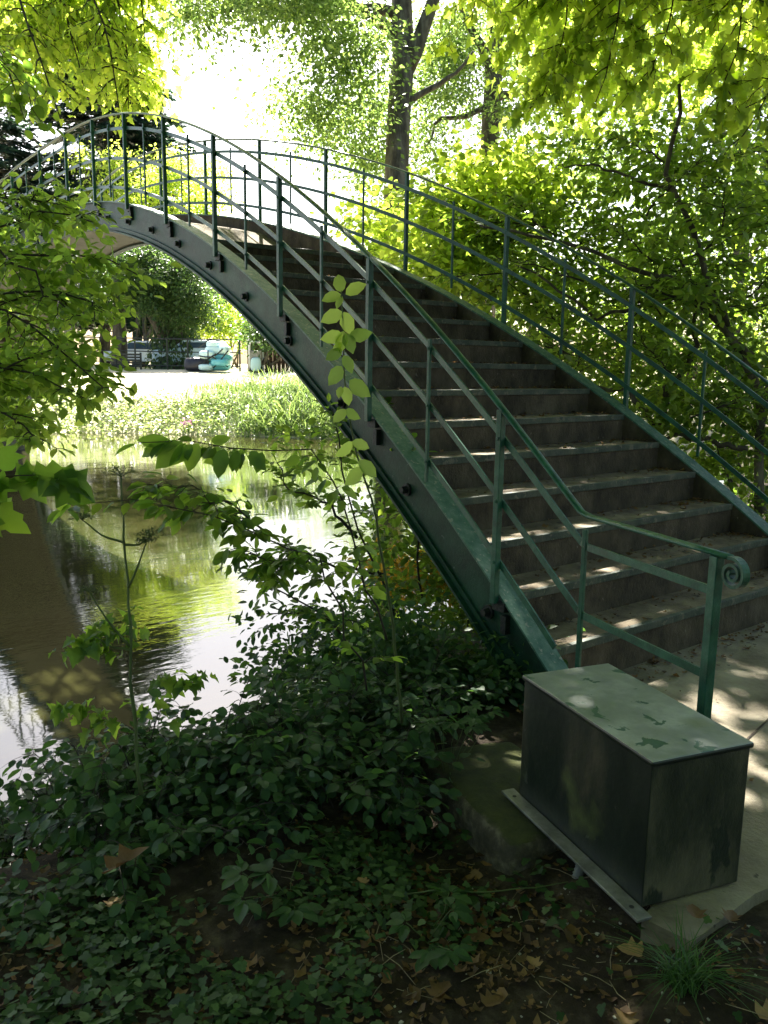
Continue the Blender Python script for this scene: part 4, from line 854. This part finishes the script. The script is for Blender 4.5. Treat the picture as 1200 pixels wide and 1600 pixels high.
# ------------------------------------------------------------------ grasses
def blades(P, L, W, rg, lean=.5, seg=4, dirs=None):
    n = len(P); a = rg.uniform(0, 6.28, n) if dirs is None else dirs; d = np.stack([np.cos(a), np.sin(a), a*0], 1); s_ = np.stack([-np.sin(a), np.cos(a), a*0], 1)
    ln = rg.uniform(.3, 1, n)*lean; V = []
    for k in range(seg+1):
        t = k/seg; c = P+d*(ln*L*t*t)[:, None]+np.array([0, 0, 1.])*(L*(t-.45*ln*t*t))[:, None]; w_ = (W*(1-t)**.7+.0003)[:, None]
        V += [c-s_*w_, c+s_*w_]
    return np.stack(V, 1), [(2*k, 2*k+1, 2*k+3, 2*k+2) for k in range(seg)]
rg = R(140)
b = drop(onz(1062, 1580, -.33)[:2]); root = empty('grass_tuft', b, 'arching dark green grass tuft at the bottom right corner', 'grass tuft')
n = 170; P = np.array(b)+np.concatenate([rg.normal(0, .026, (n, 2)), np.zeros((n, 1))], 1); leaves_obj('blade', [blades(P, rg.uniform(.08, .21, n), rg.uniform(.0016, .0028, n), rg, 1.5, 7)], L_GRASSD, root)
b = drop(onz(600, 1170, -.5)[:2]); root = empty('sedge_tuft', b, 'long pale grass blades arching out of the brambles below the stringer', 'grass tuft')
n = 26; P = np.array(b)+np.concatenate([rg.normal(0, .10, (n, 2)), np.zeros((n, 1))], 1); leaves_obj('blade', [blades(P, rg.uniform(.4, .75, n), rg.uniform(.003, .005, n), rg, 1.1, 8)], L_GRASSD, root)
# far bank: low weeds and reeds (stuff)
def bankpts(n, px0, px1, e0, e1, rg):
    out = []
    while len(out) < n:
        y = rg.uniform(-22, 2, 4000); e = rg.uniform(e0, e1, 4000); x = xf(y)+e/.72; v = np.stack([x, y, height(x, y)], 1)-CAM; D = v@FF; px = 600+FPX*(v@RR)/D
        k = (px > px0) & (px < px1); out += list((v+CAM)[k])
    return np.array(out[:n])
P = bankpts(9500, -60, 600, -.1, 2.5, rg); n = len(P)
Vw = leaf_arrays(P+np.array([0, 0, 1])*rg.uniform(.02, .42, (n, 1))*(.5+.5*np.abs(np.sin(P[:, :1]*1.3+P[:, 1:2]))), rg.normal(0, 1, (n, 3))*[1, 1, .4], np.array([0, 0, 1.])+rg.normal(0, .5, (n, 3)), rg.uniform(.07, .16, n), T_SIMPLE)
tag(leaves_obj('bank_weeds', [(Vw, T_SIMPLE[1])], L_WEED), 'low sunlit weeds tumbling down the far bank to the water', 'weeds', kind='stuff')
P = bankpts(8200, 250, 640, .1, 4.2, rg); pw = (P-CAM); pxx = 600+FPX*(pw@RR)/(pw@FF); w2 = np.clip((pxx-270+60*vn(P[:, 0], P[:, 1], 1.1))/150, 0, 1); k_ = rg.uniform(0, 1, len(P)) < w2; P = P[k_]; w2 = w2[k_]; n = len(P)
tag(leaves_obj('reed_bed', [blades(P, rg.uniform(.35, 1.15, n)*(.45+.55*w2), rg.uniform(.008, .02, n), rg, 1.25, 5)], L_GRASS), 'tall arching reeds on the far bank right of the weeds', 'reeds', kind='stuff')
P = bankpts(5200, -60, 640, 2.3, 8, rg); pw = P-CAM; pxx = 600+FPX*(pw@RR)/(pw@FF); P = P[(pxx > 330+120*vn(P[:, 0], P[:, 1], .8)) | (rg.uniform(0, 1, len(P)) < .06)]; n = len(P)
tag(leaves_obj('meadow_grass', [blades(P, rg.uniform(.05, .16, n), rg.uniform(.008, .014, n), rg, .7, 2)], L_WEED), 'short sun bleached grass on the far bank', 'grass', kind='stuff')
P = bankpts(26, 285, 300, .15, .4, rg); n = len(P)
M_PINK = leafmat('pink_petal', (.5, .12, .35), (.7, .25, .5), (.7, .3, .5), .3)
b = P.mean(0); root = empty('pink_flowers', b, 'small clump of pink flowers at the far water edge', 'flowers'); leaves_obj('petals', [(leaf_arrays(P+[0, 0, .3]+rg.normal(0, .08, P.shape), rg.normal(0, 1, P.shape), rg.normal(0, 1, P.shape)+[0, 0, 1], rg.uniform(.06, .1, n), T_ROUND), T_ROUND[1])], M_PINK, root)['kind'] = 'stuff'
leaves_obj('foliage', [blades(P, rg.uniform(.2, .35, n), rg.uniform(.01, .015, n), rg, .5, 3)], L_GRASS, root)

# ------------------------------------------------------------------ ivy, litter and twigs on the near bank
rg = R(150)
def scatter(n, fn, x0=-2.2, x1=1.1, y0=.75, y1=4.2):
    out = []; tot = 0
    while tot < n:
        x = rg.uniform(x0, x1, 4000); y = rg.uniform(y0, y1, 4000); v = np.stack([x, y, height(x, y)], 1); d = v-CAM; D = d@FF; px = 600+FPX*(d@RR)/D; py = 800-FPX*(d@UU)/D
        k = (D > .6) & (px > -250) & (px < 1400) & (py < 1850) & (rg.uniform(0, 1, 4000) < fn(px, py, x, y)); out.append(v[k]); tot += k.sum()
    return np.concatenate(out)[:n]
def dens(px, py, x, y):
    n_ = .5+vn(x, y, 3.1)*.9+vn(x, y, 7.3, 1)*.6
    w_ = np.interp(px, [0, 350, 600, 800, 1000, 1200], [1.2, 1.0, .55, .18, .08, .06])+np.exp(-((px-640)/150)**2-((py-1290)/80)**2)*.8
    return np.clip((n_-.35)*2.2+.5*(px < 420)*(py > 1420), 0, 1)*w_*(py > 1200)
P = scatter(7500, dens); n = len(P)
Vi = leaf_arrays(P+np.array([0, 0, 1])*rg.uniform(.008, .06, (n, 1)), np.concatenate([rg.normal(0, 1, (n, 2)), rg.normal(-.1, .2, (n, 1))], 1), np.array([0, 0, 1.])+rg.normal(0, .32, (n, 3)), rg.uniform(.022, .046, n), T_IVY)
tag(leaves_obj('ivy_carpet', [(Vi, T_IVY[1])], L_IVY), 'carpet of small ivy leaves creeping over the near bank', 'ivy', kind='stuff')
P = scatter(2600, lambda px, py, x, y: np.clip(.25+vn(x, y, 2.3, 4)*1.0, .05, 1)*(py > 1220)); n = len(P)
T_CRUMB = (np.array([(0,0,.05),(.22,.34,.22),(.62,.16,.02),(1,.12,.3),(.72,-.30,.12),(.2,-.14,.02),(.48,0,-.04)]), [(6,0,1),(6,1,2),(6,2,3),(6,3,4),(6,4,5),(6,5,0)])
Vd = leaf_arrays(P+np.array([0, 0, 1])*rg.uniform(.002, .014, (n, 1)), np.concatenate([rg.normal(0, 1, (n, 2)), np.zeros((n, 1))], 1), np.array([0, 0, 1.])+rg.normal(0, .3, (n, 3)), rg.gamma(3, .005, n)+.004, T_CRUMB)
P = scatter(560, lambda px, py, x, y: np.clip(.3+vn(x, y, 2.3, 4), .05, 1)*(py > 1280)*np.interp(px, [200, 600], [.3, 1])); n3 = len(P)
Vm = leaf_arrays(P+np.array([0, 0, 1])*rg.uniform(.004, .02, (n3, 1)), np.concatenate([rg.normal(0, 1, (n3, 2)), rg.normal(0, .15, (n3, 1))], 1), np.array([0, 0, 1.])+rg.normal(0, .4, (n3, 3)), rg.uniform(.025, .055, n3), T_CRUMB)
# litter blown into the corners of the steps
Q = []
for i in range(14):
    x0, x1 = NX[i], (NX[i+1] if i < 13 else NX[13]+.4); m_ = 150-5*i
    t = 1-rg.beta(1.0, 2.2, m_); s_ = rg.beta(.6, .6, m_)*(1-.15); x = x0+(x1-x0)*t; h0 = YC+hw(x0)-.17; h1 = YC-hw(x0)+.17
    Q.append(np.stack([x, h1+(h0-h1)*np.where(rg.uniform(0, 1, m_) < .5, rg.uniform(0, 1, m_), rg.beta(.5, 2.5, m_)), np.full(m_, NZ[i]+.006)], 1))
m_ = 320; t = rg.uniform(0, 1, m_); Q.append(np.stack([-.01-rg.gamma(1.3, .07, m_), -2.9+t*3.1, np.full(m_, -.192)], 1))
Q.append(np.stack([rg.uniform(-2.2, 0, 120), rg.uniform(-2.9, .2, 120), np.full(120, -.193)], 1))
Q = np.concatenate(Q); n2 = len(Q)
Vs = leaf_arrays(Q, np.concatenate([rg.normal(0, 1, (n2, 2)), np.zeros((n2, 1))], 1), np.array([0, 0, 1.])+rg.normal(0, .35, (n2, 3)), rg.gamma(2.5, .008, n2)+.006, T_CRUMB)
tag(leaves_obj('leaf_litter', [(Vd, T_CRUMB[1]), (Vm, T_CRUMB[1]), (Vs, T_CRUMB[1])], L_DEAD), 'brown crumbled leaf litter strewn over soil, paving and steps', 'leaf litter', kind='stuff')
tb = MB(); P = scatter(240, lambda px, py, x, y: np.interp(px, [300, 700, 1200], [.2, .9, .6])*(py > 1330)); M_DRY = noisy('dry_twig', [(.14, .10, .06), (.32, .25, .16)], 20, .8, .3, 60)
for p in P:
    a = rg.uniform(0, 6.28); L = rg.gamma(3, .02)+.02; e = p+[math.cos(a)*L, math.sin(a)*L, rg.uniform(0, .03)]; m_ = (p+e)/2+rg.normal(0, .006, 3)+[0, 0, .008]; tb.tube([p+[0, 0, .004], m_, e+[0, 0, .004]], [.0016, .0014, .0007], 4)
tag(tb.build('dry_stalks', M_DRY), 'thin dry stalks and grass stems lying on the soil', 'dry stalks', kind='stuff')
# stones in the soil
sb = MB(); P = scatter(260, lambda px, py, x, y: np.interp(px, [500, 800, 1100], [.05, .9, .5])*(py > 1380))
for p in P:
    r_ = min(.011, rg.gamma(2, .0018)+.0012); k = len(sb.v); q = rg.normal(0, .15, (8, 3)); v = np.array([(i, j, l) for i in (-1, 1) for j in (-1, 1) for l in (-.6, .6)], float)
    sb.add(p+(v*.6+q)*r_+[0, 0, r_*.3], [(0, 1, 3, 2), (4, 6, 7, 5), (0, 2, 6, 4), (1, 5, 7, 3), (0, 4, 5, 1), (2, 3, 7, 6)])
tag(sb.build('gravel', noisy('pale_gravel', [(.2, .18, .14), (.45, .42, .35)], 9, .9, .2, 40)), 'pale grit and pebbles scattered in the bare soil', 'gravel', kind='stuff')
# fallen leaves one can tell apart
T_CURL = (T_MAPLE[0]*np.array([1, 1, 1])+np.stack([0*T_MAPLE[0][:, 0], 0*T_MAPLE[0][:, 0], .9*(T_MAPLE[0][:, 1]**2)+.25*(T_MAPLE[0][:, 0]-.5)**2], 1), T_MAPLE[1])
for i, (px, py, s_, z, m_, lab, up) in enumerate([
    (838, 1512, .040, None, L_DEADL, 'pale tan fallen leaf lying flat below the conduit', 0), (1003, 1492, .055, None, L_DEADL, 'large curled tan leaf beside the grass tuft', .03), (1087, 1436, .05, None, L_DEAD, 'brown leaf resting on the corner of the paving slab', .10),
    (757, 1572, .05, None, L_DEAD, 'brown lobed leaf at the bottom edge left of the grass tuft', 0), (735, 1468, .05, None, L_DEAD, 'curled brown leaf on the soil left of the pale tan one', .01), (975, 1585, .05, None, L_DEADL, 'tan leaf at the bottom edge below the grass tuft', 0),
    (1140, 1440, .045, None, L_DEAD, 'orange brown leaf right of the paving slab corner', .02), (1185, 1590, .06, None, L_DEADL, 'tan leaf in the very bottom right corner', .03), (895, 1462, .04, None, L_DEAD, 'dark brown leaf under the end of the conduit', 0),
    (570, 1382, .035, None, L_DEADL, 'small tan leaf caught in the ivy', .03), (95, 1475, .04, None, L_DEAD, 'brown leaf among the ivy at the lower left', .03), (680, 1560, .06, None, L_DEAD, 'flat grey brown maple leaf pressed on the soil', 0),
    (1020, 1035, .04, -.19, L_DEAD, 'brown leaf at the foot of the lowest step', 0), (180, 1420, .05, None, L_DEADL, 'tan leaf in the dark hollow under the brambles', .04), (690, 600, .05, None, L_DEADL, None, 0)]):
    if lab is None: continue
    p = np.array(onz(px, py, -.3 if z is None else z)); 
    if z is None:
        for _ in range(6): p = np.array(onz(px, py, float(height(p[0], p[1]))+up+.01))
    a = rg.uniform(0, 6.28); mbv = leaf_arrays(p[None], np.array([[math.cos(a), math.sin(a), .05]]), np.array([[rg.normal(0, .15), rg.normal(0, .15), 1]]), np.array([s_*1.35]), T_CURL)
    o = leaves_obj('fallen_leaf', [(mbv-p, T_CURL[1])], m_); o.location = Vector(p); tag(o, lab, 'fallen leaf', 'fallen leaves on the ground')
p = at(225, 1330, 2.75); rg = R(151)
o = leaves_obj('fallen_leaf', [(leaf_arrays(np.zeros((1, 3)), (at(272, 1297, 2.7)-at(176, 1362, 2.8))[None], (-FF*.6+UU*.8)[None], np.array([.19]), (T_CURL[0]*np.array([1, .36, 1]), T_CURL[1])), T_CURL[1])], L_DEAD); o.location = Vector(at(176, 1362, 2.8)); tag(o, 'big orange tan leaf caught upright in the dark brambles', 'fallen leaf', 'fallen leaves on the ground')
# fallen twigs and root
for i, (q, r_, lab) in enumerate([([(845, 1440, -.33), (880, 1450, -.32), (925, 1458, -.33)], .005, 'short stick on the soil below the flange of the box'), ([(630, 1398, -.33), (680, 1390, -.30), (760, 1394, -.29), (905, 1378, -.30)], .0028, 'long thin green runner lying across the soil left of the conduit')]):
    P = interp_path(np.array([onz(*k) for k in q]), np.linspace(0, 1, 12))+R(i).normal(0, .003, (12, 3)); mb = MB(); mb.tube(P, np.linspace(r_, r_*.6, 12), 6); tag(mb.build('fallen_stick', M_DRY if i == 0 else M_STEM, loc=P[0], smooth=True), lab, 'stick')
P = interp_path(np.array([onz(1215, 1440, -.30), onz(1190, 1520, -.29), onz(1150, 1590, -.31), onz(1060, 1640, -.33)]), np.linspace(0, 1, 14)); mb = MB(); mb.tube(P, np.linspace(.05, .03, 14)*(1+.1*np.sin(np.arange(14)*1.9)), 10)
tag(mb.build('tree_root', M_BARK, loc=P[0], smooth=True), 'thick brown tree root surfacing in the bottom right corner', 'root')

# ------------------------------------------------------------------ things on the far bank
M_DARKM = noisy('dark_fence_metal', [(.012, .016, .014), (.03, .035, .03)], 8, .6, .1, 40)
def gz(p): return float(height(p[0], p[1]))
# bar fence panels between the trees
Df = 39.5; fence = None
fb = at(260, 578, Df); fence = empty('bar_fence', (fb[0], fb[1], gz(fb)), 'dark low bar fence running between the trees beyond the far bank', 'fence')
fx = [130, 158, 182, 212, 262, 294, 330, 375, 388]
def fp(px, h): p = at(px, 575, Df); z = gz(p); return np.array([p[0], p[1], z+h])
for px in fx:
    mb = MB(); mb.tube([fp(px, -.1), fp(px, 1.5)], .045, 6); mb.build('post', M_DARKM, fence)
for h in (1.45, .85, .2):
    mb = MB(); mb.tube([fp(px, h) for px in fx[:8]], .028, 5); mb.build('rail', M_DARKM, fence)
# dark crate on the fence
p = fp(210, 0); c = empty('dark_crate', p, 'small dark crate standing against the fence between the two trunks', 'crate')
RF = np.stack([RR, nrm(np.cross([0, 0, 1.], RR)), np.array([0, 0, 1.])], 1); RF[:, 0] = nrm(RF[:, 0]*[1, 1, 0])
def fbox(name, lo, hi, m, parent, o, bevel=.01): mb = MB(); mb.box(lo, hi, R=RF, o=o); return mb.build(name, m, parent, bevel=bevel)
for k in range(5): fbox('slat', (-.5, -.55, .12+.13*k), (.5, -.5, .21+.13*k), M_DARKM, c, p)
for sx in (-.45, .45): fbox('corner_post', (sx-.04, -.5, 0), (sx+.04, -.42, .78), M_DARKM, c, p)
# white van parked beyond the fence (only a pale body shows through the gaps)
M_WHITE = noisy('white_paint', [(.78, .79, .8), (.84, .85, .86)], 2, .3, .02, 20); M_GLASS = noisy('dark_glass', [(.03, .05, .07), (.06, .09, .12)], 2, .1, .0, 10); M_TYRE = noisy('tyre_rubber', [(.015, .015, .015), (.03, .03, .03)], 9, .8, .2, 40)
def vehicle(px, D, L, H, lab, name, mat_, hoodL=1.0):
    p = at(px, 575, D); p = np.array([p[0], p[1], gz(p)]); r_ = empty(name, p, lab, name.split('_')[-1]); prof = [(-L/2, .35), (-L/2, .95), (-L/2+hoodL*.9, 1.05), (-L/2+hoodL*1.5, H), (L/2-.35, H), (L/2, H*.62), (L/2, .35)]
    mb = MB(); v = []
    for y in (-.85, .85):
        for x, z in prof: v.append(p+RF@np.array([x, y*(1 if z < 1.1 else .86), z]))
    k = len(prof); mb.add(v, [tuple(range(k))[::-1], tuple(range(k, 2*k))]+[(i, (i+1) % k, k+(i+1) % k, k+i) for i in range(k)]); mb.build('body', mat_, r_, bevel=.06)
    for y in (-.83, .83):
        mb = MB(); x0 = -L/2+hoodL*1.15; s_ = -1 if y < 0 else 1
        mb.add([p+RF@np.array(q) for q in [(x0, y+.0*s_, 1.1), (L/2-.3, y, 1.1), (L/2-.5, y*.9, H-.12), (x0+.45, y*.9, H-.12)]], [(0, 1, 2, 3)]); mb.v[0] += (RF@np.array([0, s_*.03, 0])); mb.build('window', M_GLASS, r_)
    for x in (-L/2+.75, L/2-.75):
        for y in (-.8, .8):
            mb = MB(); c_ = p+RF@np.array([x, y, .33]); ax = RF@np.array([0, .1, 0]); mb.tube([c_-ax, c_+ax], .33, 18); w_ = mb.build('wheel', M_TYRE, r_); mb = MB(); mb.tube([c_-ax*1.08, c_+ax*1.08], .19, 14); mb.build('rim', M_STEEL, w_)
vehicle(222, 52, 4.2, 1.6, 'white car glimpsed between the two dark trunks under the arch', 'parked_car', M_WHITE)
vehicle(302, 44, 3.9, 1.5, 'pale blue car parked left of the turquoise bundle', 'parked_car', noisy('pale_blue_paint', [(.55, .66, .74), (.62, .72, .8)], 2, .3, .02, 20), 1.1)
# stacked turquoise boats under straps
M_TURQ = noisy('turquoise_plastic', [(.10, .42, .50), (.20, .56, .64)], 2, .35, .1, 20); M_PALE = noisy('pale_turquoise_plastic', [(.5, .74, .80), (.66, .82, .86)], 2, .35, .1, 20)
p = fp(340, 0)
p = at(338, 577, 38.2); p = np.array([p[0], p[1], gz(p)]); r_ = empty('boat_stack', p, 'heap of turquoise pedal boats tied with dark straps by the fence', 'boat stack')
k = 0
for (x, z, w_, h_, m_, dy) in [(-.05, .30, 1.9, .55, M_TURQ, 0), (.15, .85, 1.75, .5, M_TURQ, .1), (-.45, 1.02, 1.0, .55, M_PALE, -.35), (-.5, .25, .9, .42, M_PALE, -.5), (.1, 1.35, 1.5, .5, M_PALE, 0), (-.1, 1.68, .95, .42, M_PALE, .1), (.62, 1.35, .6, .5, M_PALE, -.2), (.35, .55, 1.2, .5, M_TURQ, -.45)]:
    mb = rock('h', p+RF@np.array([x, dy, z])*.72, (w_*.72, .95, h_*.72), R=RF, seed=200+k, cuts=10, amp=.03, sharp=3.6); mb.build('hull', m_, r_, smooth=True); k += 1
for a_, b_ in [((-.95, -.95, .35), (.2, -1.0, 1.1)), ((.0, -1.0, .2), (.95, -.9, 1.3)), ((-.9, -.95, .95), (.0, -1.02, .88)), ((.0, -1.0, .9), (.9, -.9, .3)), ((-.95, -.75, 1.45), (-.2, -.75, 2.02)), ((-.3, -1.02, .3), (-.3, -.98, 1.3)), ((.1, -.98, .95), (.6, -.9, 1.4)), ((-.2, -.6, 2.0), (.4, -.6, 1.95))]:
    mb = MB(); A_1 = p+RF@np.array(a_)*.72; B_1 = p+RF@np.array(b_)*.72; mb.tube([A_1, (A_1+B_1)/2+RF@np.array([0, -.04, -.03]), B_1], .028, 5); mb.build('strap', M_BLACK, r_)
p2 = at(308, 578, 38); p2 = np.array([p2[0], p2[1], gz(p2)]); mb = rock('t', p2+[0, 0, .30], (1.1, .8, .62), R=RF, seed=44, cuts=10, amp=.06, sharp=3); tag(mb.build('dark_tarpaulin', noisy('black_tarpaulin', [(.01, .012, .02), (.03, .03, .045)], 4, .35, .5, 12), loc=p2, smooth=True), 'low dark tarpaulin bundle between the ivy trunk and the turquoise boats', 'tarpaulin')
# brown board fence and the white framed barrow in front of it
p = at(432, 577, 38.5); p = np.array([p[0], p[1], gz(p)]); r_ = empty('board_fence', p, 'dark brown board fence right of the turquoise boats', 'fence'); M_BROWN = noisy('brown_boards', [(.035, .02, .014), (.08, .045, .03)], 4, .85, .4, 20, stretch=(1, 1, .2))
for i in range(24): fbox('board', (-1.3+i*.19, 0, -.1), (-1.3+i*.19+.18, .03, 1.55+.02*math.sin(i*2.1)), M_BROWN, r_, p, .004)
for z in (.4, 1.2): fbox('rail', (-1.3, .032, z), (3.26, .08, z+.09), M_BROWN, r_, p, .004)
p = at(401, 578, 37.6); p = np.array([p[0], p[1], gz(p)]); r_ = empty('wheeled_cart', p, 'grey cart with a white tubular handle before the brown boards', 'cart')
mb = MB(); q = [(-.3, -.1, .1), (-.3, -.1, 1.2), (-.24, -.1, 1.32), (.24, -.1, 1.32), (.3, -.1, 1.2), (.3, -.1, .1)]; mb.tube([p+RF@np.array(k_) for k_ in q], .05, 8); mb.build('handle', M_WHITE, r_, smooth=True)
fbox('basket', (-.26, -.35, .2), (.26, -.05, .95), M_STEEL, r_, p, .03); mb = rock('b', p+RF@np.array([.02, -.4, .35]), (.45, .3, .6), R=RF, seed=9, cuts=8, amp=.04, sharp=3); mb.build('sack', M_PALE, r_, smooth=True)
for sx in (-.25, .25): mb = MB(); c_ = p+RF@np.array([sx, -.2, .13]); ax = RF@np.array([.03, 0, 0]); mb.tube([c_-ax, c_+ax], .13, 14); mb.build('wheel', M_TYRE, r_)
